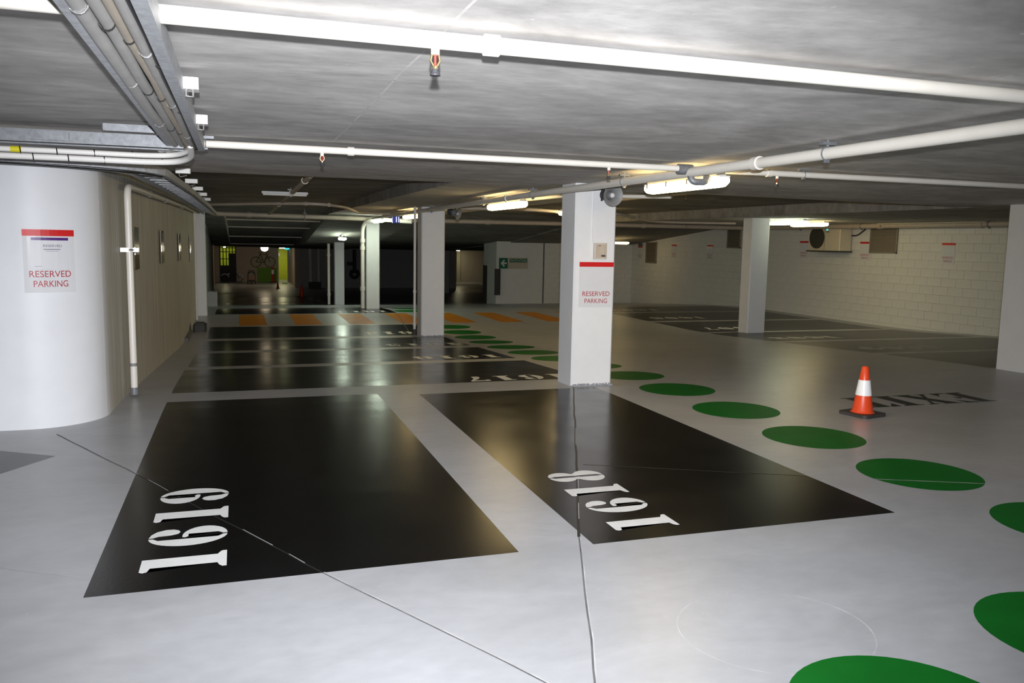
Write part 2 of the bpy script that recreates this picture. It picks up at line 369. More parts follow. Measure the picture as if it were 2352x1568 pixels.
bay(-.64, 3.82, 11.36, 13.36, number=('1616', (3.68, 11.98), (-1, 0), (0, -1), 1.28, .42), label='black painted parking bay numbered 1616')
bay(-.61, 3.80, 13.78, 15.72, number=('1615', (3.68, 14.42), (-1, 0), (0, -1), 1.28, .42), label='black painted parking bay numbered 1615')
bay(-.57, 3.80, 16.12, 18.18, number=('1614', (3.66, 16.82), (-1, 0), (0, -1), 1.28, .44), label='black painted parking bay numbered 1614')
bay(-.55, 3.86, 21.2, 24.0, number=('1613', (3.70, 21.95), (-1, 0), (0, -1), 1.28, .46), label='black painted parking bay numbered 1613')
bay(-.50, 3.86, 34.0, 38.2, number=('1612', (3.72, 35.0), (-1, 0), (0, -1), 1.28, .46), label='black painted parking bay in the dim rear')
bay(-.40, 3.86, 39.2, 45.5, label='farthest black painted parking bay')
bay(0, 0, 0, 0, mt='charcoal_paint', skew=[(-1.244, 6.39), (-1.72, 6.69), (-4.2, 8.0), (-4.2, 3.1), (-1.488, 5.99)], label='charcoal corner of a painted bay beside the curved wall')
for i, nn in enumerate(['1609', '1608', '1607', '1606', '1605']):
    y0 = 10.60 + 2.52 * i
    bay(9.5, 14.35, y0, y0 + 2.26, mt='charcoal_paint', number=(nn, (11.45, y0 + .92), (-1, 0), (0, -1), 1.5, .46), label='dark painted parking bay numbered %s along the block wall' % nn)
bay(9.5, 14.35, 8.40, 10.34, mt='charcoal_paint', label='dark painted parking bay beside the grey pillar')

# orange crossing
for i in range(8):
    x = .0 + 1.165 * i
    drape([[(x, 18.42), (x + .57, 18.42), (x + .57, 21.0), (x, 21.0)]], 'crosswalk_stripe', 'orange_paint', floor, .0008)
# green dots
for x, y in [(2.12, 2.05), (3.27, 2.33), (4.50, 3.36)] + [(4.465, 4.45), (4.465, 5.57), (4.467, 6.697), (4.48, 7.84), (4.46, 8.93), (4.44, 10.05), (4.40, 11.12), (4.38, 12.17), (4.36, 13.24), (4.36, 14.40), (4.37, 15.5), (4.36, 16.5), (4.42, 17.55), (4.30, 21.75), (4.42, 22.9)]:
    drape([[(x + .405 * math.cos(2 * PI * k / 48), y + .405 * math.sin(2 * PI * k / 48)) for k in range(48)]], 'green_dot', 'green_paint', floor, .0008)
drape(stencil('EXIT', (7.46, 6.965), (-1, 0), (0, -1), 1.66, .49, .06), 'exit_lettering', 'dark_lettering', floor, .0008, 'dark stencilled word EXIT')
ring = [(2.05 + .40 * math.cos(2 * PI * k / 60), 2.72 + .36 * math.sin(2 * PI * k / 60)) for k in range(61)]
# saw-cut joints and sealant lines
def ribbon(pts, wd, mt, eps=.0011, name='floor_joint'):
    P = []
    for (a, b) in zip(pts, pts[1:]):
        a = Vector(a); b = Vector(b); d = (b - a).normalized(); nrm = Vector((-d.y, d.x)) * wd / 2
        P.append([tuple(a + nrm), tuple(a - nrm), tuple(b - nrm), tuple(b + nrm)])
    return drape(P, name, mt, floor, eps)
def wob(a, b, n, amp):
    a = Vector(a); b = Vector(b); nn = Vector((-(b - a).y, (b - a).x)).normalized()
    return [tuple(a + (b - a) * i / n + nn * (random.uniform(-amp, amp) if 0 < i < n else 0)) for i in range(n + 1)]
JA = wob((-1.365, 7.1), (-.65, 5.75), 8, .004); JB = wob((-.65, 5.75), (.346, 3.80), 14, .004); JC = wob((.346, 3.80), (1.25, 2.15), 8, .004)
ribbon(JA, .008, 'joint_dark'); ribbon([(x + .007, y + .004) for x, y in JA], .004, 'joint_pale')
ribbon(JB, .010, 'joint_black')
for k in (1, 2, 9, 10, 12): ribbon([(x + .004, y + .002) for x, y in JB[k:k + 2]], .004, 'joint_pale', .0013)
ribbon(JC, .007, 'joint_dark'); ribbon([(x + .007, y + .004) for x, y in JC], .006, 'joint_pale')
JD = wob((3.43, 8.22), (1.69, 3.92), 16, .005); JE = wob((1.69, 3.92), (1.05, 2.2), 8, .004)
ribbon(JD, .016, 'joint_black'); ribbon(JE, .008, 'joint_dark'); ribbon([(x + .008, y) for x, y in JE], .005, 'joint_pale')
for k in (7, 8, 12, 14): ribbon([(x + .005, y) for x, y in JD[k:k + 2]], .004, 'joint_pale', .0013)
ribbon(wob((3.91, 8.30), (9.47, 8.36), 12, .006), .022, 'joint_pale')
ribbon(wob((-1.03, 8.62), (3.41, 8.50), 10, .004), .010, 'joint_pale')
ribbon(wob((3.70, 4.57), (5.6, 3.75), 8, .004), .010, 'joint_pale'); ribbon(wob((2.28, 5.25), (3.66, 4.59), 8, .003), .010, 'joint_black')
ribbon(ring, .006, 'joint_pale', .0006)
ribbon(wob((-1.6, 4.55), (-.68, 4.02), 6, .01), .004, 'joint_pale'); ribbon(wob((3.86, 21.2), (3.2, 15.9), 8, .004), .012, 'joint_black')
ribbon(wob((11.0, 23.2), (10.55, 15.7), 8, .004), .02, 'joint_dark')

# ------------------------------------------------------------------ CEILING
def sl(x): return 2.19 - .007 * max(0, min(x, 10) - 2)          # soffit of the slab and of the band beams
m = MB()
XB = [(-.99, 2.3, .16), (2.3, 4.8, 0), (4.8, 9.8, .19), (9.8, 26.0, 0)]     # bays: recess depth above the band soffit
YE = 9.1
for xa, xb in [(XL, -.99), (-.99, 2.3), (2.3, 4.8), (4.8, 9.8), (9.8, 26.0)]:
    m.quad((xa, -6, sl(xa)), (xb, -6, sl(xb)), (xb, YE, sl(xb)), (xa, YE, sl(xa)))
def zs(x, y):                                            # falling soffit at the rear
    if 2.3 < x < 4.8: t = [(22.5, 2.17), (30.5, 1.38), (39.5, 1.09), (62, .80), (78, .75)]
    elif x <= 2.3: t = [(26.4, 2.17), (39.5, 1.09), (62, .80), (78, .75)]
    else: t = [(23.0, 2.15), (30.6, 1.45), (39.5, 1.09), (62, .80), (78, .75)]
    return lerp_tab(t, y)
for xa, xb, rec in XB:
    xm = (xa + xb) / 2
    ys = [YE, 16, 22.5, 24, 26.4, 28, 30.5, 34, 39.5, 50, 62, 78]
    def zz(x, y): return min(sl(x) + rec, zs(xm, y) + (0.04 if rec else 0)) if y > 22.5 else sl(x) + rec
    for ya, yb in zip(ys, ys[1:]): m.quad((xa, ya, zz(xa, ya)), (xb, ya, zz(xb, ya)), (xb, yb, zz(xb, yb)), (xa, yb, zz(xa, yb)))
    if rec: m.quad((xa, YE, sl(xa)), (xb, YE, sl(xb)), (xb, YE, sl(xb) + rec + .02), (xa, YE, sl(xa) + rec + .02))
for x, lo, hi in [(2.3, (2.3 + .01), 2.0), (4.8, 4.79, 5.2), (9.8, 9.9, 9.0)]:                  # sides of the band beams
    ys = [YE, 22.5, 24, 26.4, 28, 30.5, 34, 39.5]
    for ya, yb in zip(ys, ys[1:]):
        def lohi(y):
            a = sl(x) if y <= 22.5 else min(sl(x), zs(lo if x != 9.8 else 10, y)); b = sl(x) + .2 if y <= 22.5 else min(sl(x) + .2, zs(hi, y) + .05)
            return min(a, b), max(a, b)
        (a0, a1), (b0, b1) = lohi(ya), lohi(yb)
        m.quad((x, ya, a0), (x, yb, b0), (x, yb, b1), (x, ya, a1))
ceiling = m.build('ceiling', 'ceiling_concrete', kind='structure', label='mottled raw concrete car park ceiling with shallow beams', loc=(0, 0, 0))
ceiling.data.materials.append(MATS['ceiling_shaded'])
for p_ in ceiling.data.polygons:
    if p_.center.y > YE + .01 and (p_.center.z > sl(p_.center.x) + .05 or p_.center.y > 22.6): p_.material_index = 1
def seam(pts, wd, mt='seam_pale'):
    mm = MB()
    for a, b in zip(pts, pts[1:]):
        a = Vector(a); b = Vector(b); d = (b - a).normalized(); n = Vector((-d.y, d.x)) * wd / 2
        p = [a + n, a - n, b - n, b + n]; z = [sl(q.x) for q in p]
        mm.add([(q.x, q.y, zz_ - .0012) for q, zz_ in zip(p, z)] + [(q.x, q.y, zz_) for q, zz_ in zip(p, z)], [(0, 1, 2, 3)])
    mm.build('formwork_seam', mt, ceiling)
seam(wob((-2.2, 3.47), (6.0, 3.40), 14, .004), .006)
seam(wob((.62, 1.5), (.62, 5.9), 10, .006), .010); seam(wob((1.05, 1.2), (1.0, 9.0), 14, .012), .012)
seam(wob((-2.2, 4.7), (5.0, 4.55), 12, .02), .006); seam(wob((2.75, 1.2), (2.2, 8.9), 12, .012), .012)
seam(wob((1.0, 4.9), (3.2, 4.9), 5, .02), .010); seam(wob((.6, 7.0), (5.2, 6.95), 8, .01), .006)

# ------------------------------------------------------------------ WALLS
WALLP = [(-6.5, 7.32), (-1.63, 7.32)] + [(-1.63 + .55 * math.cos(math.radians(a)), 7.87 + .55 * math.sin(math.radians(a))) for a in range(-84, 1, 6)] + [(-1.075, 8.3), (-1.03, 10.5), (-.955, 14), (-.925, 16), (-.92, 20.9)]
def strip_wall(path, z1, z0=-.7):
    mm = MB(); n = len(path)
    mm.v = [Vector((x, y, z0)) for x, y in path] + [Vector((x, y, z1(x, y))) for x, y in path]
    mm.f = [(i, i + 1, n + i + 1, n + i) for i in range(n - 1)]
    return mm
# curved end painted white, raw streaked concrete beyond, flash shading painted into the fade
isw = [i for i, p in enumerate(WALLP) if p[1] <= 7.76 and p[0] < -.9][-1]
wl = strip_wall(WALLP[:isw + 1], lambda x, y: 2.2).build('wall_left', 'wall_white', smooth=True, kind='structure', label='smooth white curved end of the car park wall')
mm_ = bpy.data.materials.new('wall_fade'); mm_.use_nodes = True; nt = mm_.node_tree; b_ = nt.nodes['Principled BSDF']; b_.inputs['Roughness'].default_value = .6
tc = nt.nodes.new('ShaderNodeTexCoord'); mp = nt.nodes.new('ShaderNodeMapping'); mp.inputs['Scale'].default_value = (5, 5, .25); nt.links.new(tc.outputs['Object'], mp.inputs['Vector'])
no = nt.nodes.new('ShaderNodeTexNoise'); no.inputs['Scale'].default_value = 3.5; no.inputs['Detail'].default_value = 8; nt.links.new(mp.outputs['Vector'], no.inputs['Vector'])
rp = nt.nodes.new('ShaderNodeValToRGB'); rp.color_ramp.elements[0].color = (.42, .405, .36, 1); rp.color_ramp.elements[1].color = (.64, .62, .56, 1); rp.color_ramp.elements[0].position = .32; rp.color_ramp.elements[1].position = .68
nt.links.new(no.outputs['Fac'], rp.inputs['Fac'])
sx = nt.nodes.new('ShaderNodeSeparateXYZ'); nt.links.new(tc.outputs['Object'], sx.inputs['Vector'])
ad = nt.nodes.new('ShaderNodeMath'); ad.operation = 'MULTIPLY_ADD'; ad.inputs[1].default_value = .5; nt.links.new(no.outputs['Fac'], ad.inputs[0]); nt.links.new(sx.outputs['Y'], ad.inputs[2])
mr = nt.nodes.new('ShaderNodeMapRange'); mr.inputs['From Min'].default_value = 7.95; mr.inputs['From Max'].default_value = 8.35; nt.links.new(ad.outputs[0], mr.inputs['Value'])
mx = nt.nodes.new('ShaderNodeMix'); mx.data_type = 'RGBA'; mx.inputs['A'].default_value = (.76, .77, .79, 1); nt.links.new(mr.outputs['Result'], mx.inputs['Factor']); nt.links.new(rp.outputs['Color'], mx.inputs['B'])
nt.links.new(mx.outputs['Result'], b_.inputs['Base Color']); MATS['wall_fade'] = mm_
strip_wall(WALLP[isw:], lambda x, y: 2.4).build('wall_left_side', 'wall_fade', smooth=True, kind='structure', label='streaked raw concrete side wall')
strip_wall([(-.92, 21.3), (-.97, 24), (-1.0, 34), (-1.12, 42)], lambda x, y: 2.4, -1.8).build('wall_left_rear', 'wall_grey', kind='structure', label='grey side wall descending to the rear')
mm = MB().box((-1.6, 42, -2.2), (-1.12, 42.3, 1.6)); mm.quad((-1.6, 42, -2.2), (-1.7, 72, -2.2), (-1.7, 72, 1.2), (-1.6, 42, 1.6)); mm.build('wall_left_end', 'wall_beige', kind='structure', label='beige side wall at the far end')
MB().quad((-6.5, -5.5, -.1), (15.2, -5.5, -.1), (15.2, -5.5, 2.3), (-6.5, -5.5, 2.3)).build('wall_behind', 'wall_grey', kind='structure', label='grey wall behind the viewpoint')
MB().quad((-6.45, -5.5, -.1), (-6.45, 7.4, -.1), (-6.45, 7.4, 2.3), (-6.45, -5.5, 2.3)).build('wall_far_left', 'wall_white', kind='structure', label='white wall out to the side')
# white column and black trough by the left wall
MB().box((-.93, 20.9, -.5), (-.72, 21.3, 2.32), .01).build('pillar', 'pillar_paint', label='narrow white pillar against the side wall', cat='pillar', group='white pillars')
mm = MB().box((-.86, 17.3, zf(17.3)), (-.62, 17.85, zf(17.3) + .13), .03); mm.box((-.82, 17.36, zf(17.3) + .13), (-.66, 17.79, zf(17.3) + .16)); mm.build('rodent_box', 'cone_rubber', label='low black plastic box on the floor by the side wall', cat='box')
MB().box((-.93, 15.7, zf(15.7)), (-.87, 17.2, zf(15.7) + .06)).build('baseboard_left', 'seam_dark', kind='structure', label='dark strip along the foot of the side wall')
MB().box((-.975, 28.4, -.9), (-.66, 29.0, zf(28.5) + .47), .03).build('kerb_block', 'wall_grey', label='low pale concrete block at the foot of the rear side wall', cat='kerb')

# right block wall: painted blocks, each one its own piece
def block_mesh(lx, hz, t=.010, ch=.003):
    mm = MB(); a, h = lx / 2, hz / 2
    mm.add([(-a, 0, -h), (a, 0, -h), (a, 0, h), (-a, 0, h), (-a + ch, -t, -h + ch), (a - ch, -t, -h + ch), (a - ch, -t, h - ch), (-a + ch, -t, h - ch)],
           [(4, 5, 6, 7), (0, 1, 5, 4), (1, 2, 6, 5), (2, 3, 7, 6), (3, 0, 4, 7), (3, 2, 1, 0)])
    me = bpy.data.meshes.new('block'); me.from_pydata([tuple(v) for v in mm.v], [], mm.f); me.materials.append(MATS['block_paint']); return me
BM = block_mesh(.3975, .188); BMH = block_mesh(.1975, .188)
def block_wall(wall, org, dirn, length, rz, floor_z, top_z, limit=300, z_start=-1.2):
    made = []; d = Vector(dirn)
    for r in range(30):
        z = z_start + .096 + .192 * r
        s = 0.0; first = r % 2
        while s < length - .05:
            L = .2 if (first and s == 0) else .4
            c = Vector(org) + d * (s + L / 2)
            if z + .09 > floor_z(c) and z - .09 < top_z(c): made.append((c, z, L))
            s += L
    made.sort(key=lambda t: t[0].length)
    st = MB()
    for i, (c, z, L) in enumerate(made):
        if i < limit:
            o = bpy.data.objects.new('block', BM if L > .3 else BMH); COL.objects.link(o); o.parent = wall
            o.location = (c.x, c.y, z); o.rotation_euler = (0, 0, rz)
        else:
            me = BM if L > .3 else BMH; R_ = Matrix.Rotation(rz, 3, 'Z')
            st.add([R_ @ v.co + Vector((c.x, c.y, z)) for v in me.vertices], [tuple(p.vertices) for p in me.polygons])
    if st.v: st.build('blockwork', 'block_paint', wall, kind='stuff')
XW = 14.87
wr = MB().box((XW, 8, -1.3), (XW + .25, 31, 2.35)).build('wall_right', 'mortar', kind='structure', label='white painted concrete block wall')
block_wall(wr, (XW, 12.6, 0), (0, 1, 0), 18.0, -PI / 2, lambda c: zf(c.y), lambda c: min(sl(c.x), zs(14, c.y)) + .1)
# block corner with the pay station sign
wb = MB().box((9.25, 30.0, -1.4), (15.2, 31.7, 2.2)).build('wall_back', 'block_paint', kind='structure', label='white rendered wall carrying the pay station sign')
block_wall(wb, (11.17, 30.0, 0), (1, 0, 0), 3.7, 0, lambda c: zf(c.y), lambda c: 1.6, z_start=-1.15)
MB().box((11.12, 29.985, -.9), (11.16, 30.02, 1.6)).build('movement_joint', 'joint_dark', wb)
MB().box((9.19, 29.93, -.47), (9.40, 30.03, .52), .01).build('corner_guard', 'cone_rubber', label='dark rubber corner guard on the pay station wall', cat='corner guard')
MB().box((9.22, 31.2, -.9), (9.26, 31.7, .6)).build('corner_strip', 'cone_rubber', wb)
# far rear
fx = lambda px, y: at_y(px, 620, y).x
MB().box((3.9, 62, -2.2), (fx(1005, 62), 62.3, 1.1)).build('wall_rear', 'wall_grey', kind='structure', label='dim grey wall at the far rear')
MB().box((fx(1000, 61), 61, -2.2), (fx(1048, 61), 61.4, 1.1)).build('wall_rear_return', 'wall_beige', kind='structure', label='short beige wall at the far rear')
MB().box((fx(1040, 71), 71, -2.2), (fx(1180, 71), 71.3, 1.1)).build('wall_rear_end', 'wall_beige', kind='structure', label='yellowish wall seen past the pay station wall')
# ------------------------------------------------------------------ PILLARS
def pillar(x0, x1, y0, y1, ztop, label, ch=.018, grout=False, name='pillar'):
    t = thing(name, ((x0 + x1) / 2, (y0 + y1) / 2, zf(y0)), label, 'pillar', 'white pillars')
    MB().box((x0, y0, min(zf(y0), zf(y1)) - .05), (x1, y1, ztop), ch).build('shaft', 'pillar_paint', t)
    if grout:
        g = MB(); n = 26
        for k in range(n):
            xa = x0 + (x1 - x0) * k / n; hh = random.uniform(.008, .03)
            g.box((xa, y0 - random.uniform(.008, .03), zf(y0)), (xa + (x1 - x0) / n + .002, y0 + .01, zf(y0) + hh))
        g.build('base_grout', 'grout', t)
    return t
pillar(3.42, 3.90, 8.27, 8.68, sl(3.6), 'tall white pillar with a red reserved parking sign', grout=True)
pillar(3.36, 3.82, 15.80, 16.2, sl(3.6), 'white pillar behind the crossing with a pipe at its side', grout=True)
pillar(3.35, 3.72, 23.0, 23.4, 2.2, 'white pillar glowing under a lamp beside a cream riser')
pillar(3.28, 3.62, 30.2, 30.6, 1.45, 'rearmost white pillar under a small greenish lamp')
pillar(10.35, 10.79, 15.25, 15.60, sl(10.5), 'white pillar standing in front of the block wall')
pillar(9.505, 10.1, 7.3, 8.33, sl(9.8), 'broad grey white pillar at the edge of the picture', ch=.012)
t = thing('pillar', (fx(1020, 52.5), 52.5, zf(52.5)), 'dark grey pillar in the gloom beyond the pay station wall', 'pillar')
MB().box((fx(1008, 52.5), 52.5, zf(52.5) - .05), (fx(1032, 52.5), 53.0, .92), .02).build('shaft', 'wall_grey', t)
t = thing('pillar', (6.2, 58, zf(58)), 'dim beige pillar far behind the rear riser', 'pillar')
MB().box((5.75, 58, -2.05), (6.75, 58.6, .95), .02).build('shaft', 'wall_beige', t)

# ------------------------------------------------------------------ LAMPS
def make_lamp(mt, L=1.25, wd=.13, hb=.10):
    t = thing('fluorescent_lamp', (0, 0, 0))
    d = MB(); prof = []
    for k, (yy, s) in enumerate([(-L / 2, .72), (-L / 2 + .05, .94), (-L / 2 + .10, 1), (L / 2 - .10, 1), (L / 2 - .05, .94), (L / 2, .72)]):
        prof.append([(x * wd / 2 * (s if k in (0, 5) else 1), yy, -.012 + z * s) for x, z in [(-.55, .016), (-1, .0), (-.97, -.042), (-.66, -.062), (0, -.068), (.66, -.062), (.97, -.042), (1, 0), (.55, .016)]])
    n = 9; d.v = [Vector(p) for r in prof for p in r]
    d.f = [(i * n + j, i * n + j + 1, (i + 1) * n + j + 1, (i + 1) * n + j) for i in range(5) for j in range(n - 1)] + [tuple(range(n)), tuple(5 * n + j for j in range(n))[::-1]]
    d.build('diffuser', mt, t, local=True, smooth=True)
    h = MB(); h.box((-wd * .36, -L / 2 - .004, -.002), (wd * .36, L / 2 + .004, .008)); h.add([(-wd * .36, -L / 2 + .04, .004), (wd * .36, -L / 2 + .04, .004), (wd * .36, L / 2 - .04, .004), (-wd * .36, L / 2 - .04, .004), (-wd * .28, -L / 2 + .06, .04), (wd * .28, -L / 2 + .06, .04), (wd * .28, L / 2 - .06, .04), (-wd * .28, L / 2 - .06, .04)],
        [(4, 5, 6, 7), (0, 1, 5, 4), (1, 2, 6, 5), (2, 3, 7, 6), (3, 0, 4, 7)])
    h.build('housing', 'lamp_body', t, local=True)
    for s in (-1, 1):
        for yy in (-.42, -.14, .14, .42):
            MB().box((s * wd / 2 - .006, yy * L - .012, -.034), (s * wd / 2 + s * .006, yy * L + .012, .008)).build('clip', 'galvanised', t, local=True)
    for yy in (-.35, .35): MB().box((-.03, yy * L - .02, .04), (.03, yy * L + .02, hb)).build('bracket', 'galvanised', t, local=True)
    return t
lamps = {}
def lamp(mt, loc, label, rz=0, L=1.25, hb=.10, group='fluorescent ceiling lamps'):
    key = (mt, L, hb)
    if key in lamps: t = copy_tree(lamps[key])
    else: t = make_lamp(mt, L, hb=hb); lamps[key] = t
    t.location = loc; t.rotation_euler = (0, 0, rz); tag(t, label, 'lamp', group); return t
lamp('lamp_warm', (3.58, 6.30, 2.075), 'large warm lit ceiling lamp in front of the tall sign pillar')
lamp('lamp_warm', (3.47, 10.85, 2.06), 'warm lit ceiling lamp between the two white pillars', L=1.5)
lamp('lamp_warm', (3.475, 17.3, 2.06), 'warm lit ceiling lamp just past the pipe clad pillar', L=1.5)
lamp('lamp_cool', (11.30, 15.35, 2.088), 'bright white lamp beside the pillar by the block wall', L=1.25, hb=.044)
lamp('lamp_warm', (12.5, 16.2, 2.088), 'warm tipped lamp half behind the bright lamp by the block wall', L=1.25, hb=.044)
lamp('lamp_green', (3.22, 27.4, 1.57), 'small greenish lamp hanging before the rearmost pillar', L=1.25, hb=.06)
lamp('lamp_green', (3.5, 21.85, 2.05), 'greenish lamp close above the glowing pillar', L=1.25)
lamp('lamp_warm', (5.75, 14.0, 2.12), 'small lit lamp peeping out beside the tall sign pillar', L=1.25)
lamp('lamp_dim', (7.9, 18.0, 2.2), 'dim added lamp out of sight behind the tall sign pillar', L=1.5)  # added unseen behind the pillar to light the zone around it
lamp('lamp_dim', (13.2, 27.6, 1.60), 'lamp near the corner of the block walls under the low soffit', L=1.25, hb=.06)
lamp('lamp_dim', (8.9, 20.6, 2.14), 'second dim added lamp hidden farther back behind the tall sign pillar', L=1.5)  # another unseen lamp, added to brighten the far side of the hall
t = thing('unlit_batten', (.70, 13.2, 2.25), 'thin unlit pale batten across the dark recess', 'lamp')
MB().box((.36, 13.17, 2.20), (1.04, 13.23, 2.235), .008).build('housing', 'lamp_body', t); MB().tube([(.38, 13.2, 2.188), (1.02, 13.2, 2.188)], .013, 8).build('tube', 'conduit_white', t)
t = thing('dome_lamp', (1.9, 64.5, .82), 'white glowing dome lamp before the bicycle mural', 'lamp')
MB().lathe([(0, -.30), (.12, -.29), (.22, -.22), (.27, -.10), (.27, 0), (0, 0)], (1.9, 64.5, .80), (0, 0, 1), 20).build('globe', 'lamp_white', t, smooth=True); MB().box((1.6, 64.2, .79), (2.2, 64.8, .83), .05).build('plate', 'lamp_body', t)

# ------------------------------------------------------------------ PIPES
def pipe(name, label, pts, r, mt='pipe_cream', couplings=(), heads=(), hangers=(), fr=.09, n=16, cat='pipe', group='sprinkler and drain pipes', foot=None):
    pts = [Vector(p) for p in pts]
    t = thing(name, pts[0], label, cat, group)
    MB().tube(fillet(pts, fr) if len(pts) > 2 else pts, r, n).build('pipe_run', mt, t, smooth=True)
    if foot: MB().tube([pts[0], pts[0] + Vector((0, 0, .12))], r * 1.9, n).build('foot_collar', foot, t, smooth=True)
    def along(p):
        p = Vector(p); best = None
        for a, b in zip(pts, pts[1:]):
            d = b - a; k = max(0, min(1, (p - a).dot(d) / d.length_squared)); q = a + d * k
            if best is None or (q - p).length < best[0]: best = ((q - p).length, q, d.normalized())
        return best[1], best[2]
    for c in couplings:
        q, d = along(c); MB().tube([q - d * r * .9, q + d * r * .9], r * 1.28, n).build('coupling', mt, t, smooth=True)
    for c in hangers:
        q, d = along(c); hh = MB(); hh.torus(q, d, r * 1.12, r * .14, 20, 6); zt = sl(q.x) if q.y < 9.2 else sl(q.x) + .12
        hh.tube([q + Vector((0, 0, r * 1.1)), (q.x, q.y, max(zt, q.z + r * 1.3))], r * .16 + .003, 8)
        hh.box((q.x - .05, q.y - .015, q.z + r * 1.35), (q.x + .05, q.y + .015, q.z + r * 1.35 + .018)); hh.box((q.x - .012, q.y - .012, q.z - r * 1.55), (q.x + .012, q.y + .012, q.z - r * 1.1))
        hh.build('hanger', 'galvanised', t)
    for c in heads:
        q, d = along(c); z = q.z - r * .8
        h = MB().tube([(q.x, q.y, z), (q.x, q.y, z - .022)], r * .52, 12).build('sprinkler_head', mt, t, smooth=True)
        f = MB()
        for s in (-1, 1): f.tube([(q.x + s * .010, q.y, z - .020), (q.x + s * .014, q.y, z - .040), (q.x + s * .004, q.y, z - .058)], .0035, 6)
        f.tube([(q.x, q.y, z - .055), (q.x, q.y, z - .064)], .009, 10); f.build('frame', 'brass', h)
        MB().tube([(q.x, q.y, z - .022), (q.x, q.y, z - .052)], .0035, 8).build('bulb', 'bulb_red', h)
        MB().lathe([(0, 0), (.010, 0), (.0125, -.010), (.016, -.016), (.016, -.019), (0, -.020)], (q.x, q.y, z - .064), (0, 0, 1), 14).build('deflector', 'speaker_dark', h)
    return t
pipe('sprinkler_pipe', 'thick cream sprinkler pipe crossing the ceiling nearest the viewer', [(-6, 2.52, 2.15), (9, 2.52, 2.135)], .0255, couplings=[(.75, 2.52, 2.14), (-2.5, 2.52, 2.14)], heads=[(.575, 2.52, 2.14)])
pipe('sprinkler_pipe', 'second cream sprinkler pipe crossing behind the cable tray bend', [(-6, 5.78, 2.145), (13, 5.78, 2.115)], .0235, couplings=[(.74, 5.78, 2.14), (4.05, 5.78, 2.13)], heads=[(.55, 5.78, 2.14), (4.13, 5.78, 2.13), (2.65, 5.78, 2.13)], hangers=[(4.38, 5.78, 2.13), (-.18, 5.78, 2.14)])
mp_ = pipe('main_pipe', 'long cream main pipe running past the lamps to the rear', [(3.40, -3, 2.105), (3.30, 9, 2.10), (3.36, 21.9, 2.09)], .036, couplings=[(3.37, 4.9, 2.1), (3.35, 10.3, 2.1)], hangers=[(3.38, 4.2, 2.1), (3.36, 6.9, 2.1), (3.33, 9.3, 2.1), (3.33, 11.4, 2.1), (3.34, 14.8, 2.1)], fr=.02)
jb = MB(); jb.tube([(3.23, 5.78, 2.125), (3.35, 5.78, 2.125)], .04, 14); jb.tube(fillet([(3.33, 5.78, 2.14), (3.33, 5.74, 2.03), (3.45, 5.72, 2.03), (3.47, 5.76, 2.10)], .04), .026, 12); jb.build('tee_fitting', 'galvanised', mp_, smooth=True)
# second pipe beside the pillar row
pipe('sprinkler_pipe', 'cream branch pipe slanting behind the tall sign pillar', [at_z(955, 484, 2.17), at_z(1290, 450, 2.13), (4.9, 8.9, 2.11)], .024, 'pipe_cream', couplings=[at_z(1075, 478, 2.16)], heads=[at_z(1205, 466, 2.14)])
pipe('sprinkler_pipe', 'dim branch pipe crossing the recess past the tall pillar', [(6.3, 15.4, 2.30), (6.3, 9.2, 2.30)], .026, 'pipe_dim', heads=[(6.3, 11.0, 2.3)], hangers=[(6.3, 12.0, 2.3)])
pipe('main_pipe', 'long dim main pipe crossing the rear from wall to wall', [(-.75, 21.0, 2.19), (-.55, 22.75, 2.12), (4.0, 22.68, 2.08), (14.33, 21.6, 2.07), (14.36, 10, 2.065)], .06, 'pipe_dim', couplings=[(.3, 22.7, 2.1), (6.6, 22, 2.1), (11.2, 21.8, 2.1), (14.5, 16, 2.1), (14.5, 13.2, 2.1)], hangers=[(1.7, 22.7, 2.1), (5.2, 22.6, 2.1), (9.0, 22, 2.1), (12.5, 21.7, 2.1), (14.5, 16.6, 2.1), (14.5, 18.9, 2.1), (14.5, 13.0, 2.1)], fr=.25)
pipe('sprinkler_pipe', 'slim pipe above the fat main along the block wall', [(14.26, 15.9, 2.05), (14.26, 16.0, 2.11), (14.26, 13.0, 2.11)], .018, 'pipe_dim')
pipe('drop_pipe', 'pipe with a white elbow running back through the dark recess', [(.80, 9.75, 2.34), (.80, 9.78, 2.25), (.78, 22.2, 2.14)], .035, 'pipe_dim', couplings=[(.8, 10.6, 2.24), (.79, 13, 2.2), (.78, 17, 2.18)], hangers=[(.79, 13.3, 2.2)], fr=.05)
pipe('curved_conduit', 'conduit swooping across the dark recess to the lamp row', [at_z(445, 470, 2.16), at_z(640, 467, 2.16), at_z(740, 468, 2.15), at_z(795, 476, 2.13), at_z(828, 490, 2.12), at_z(960, 493, 2.12)], .028, 'pipe_dim', couplings=[at_z(700, 468, 2.15), at_z(760, 471, 2.14), at_z(890, 492, 2.12)], fr=.8)
pipe('curved_conduit', 'conduit swooping behind the tall sign pillar to the rear main', [at_z(1060, 478, 2.125), at_z(1200, 480, 2.12), at_z(1300, 487, 2.115), at_z(1416, 490, 2.10), at_z(1505, 510, 2.10), at_z(1690, 513, 2.09)], .03, 'pipe_dim', couplings=[at_z(1140, 479, 2.15), at_z(1260, 484, 2.13), at_z(1465, 500, 2.1)], fr=.9)
for y, z, k in [(24.6, 2.02, 'upper'), (28.3, 1.86, 'second'), (32.0, 1.56, 'third'), (36.6, 1.25, 'lowest')]:
    pipe('sprinkler_pipe', '%s thin pipe crossing under the dark falling soffit' % k, [(-.3, y, z), (2.27, y, z)], .022, 'pipe_dim', couplings=[(.8, y, z), (2.1, y, z)])
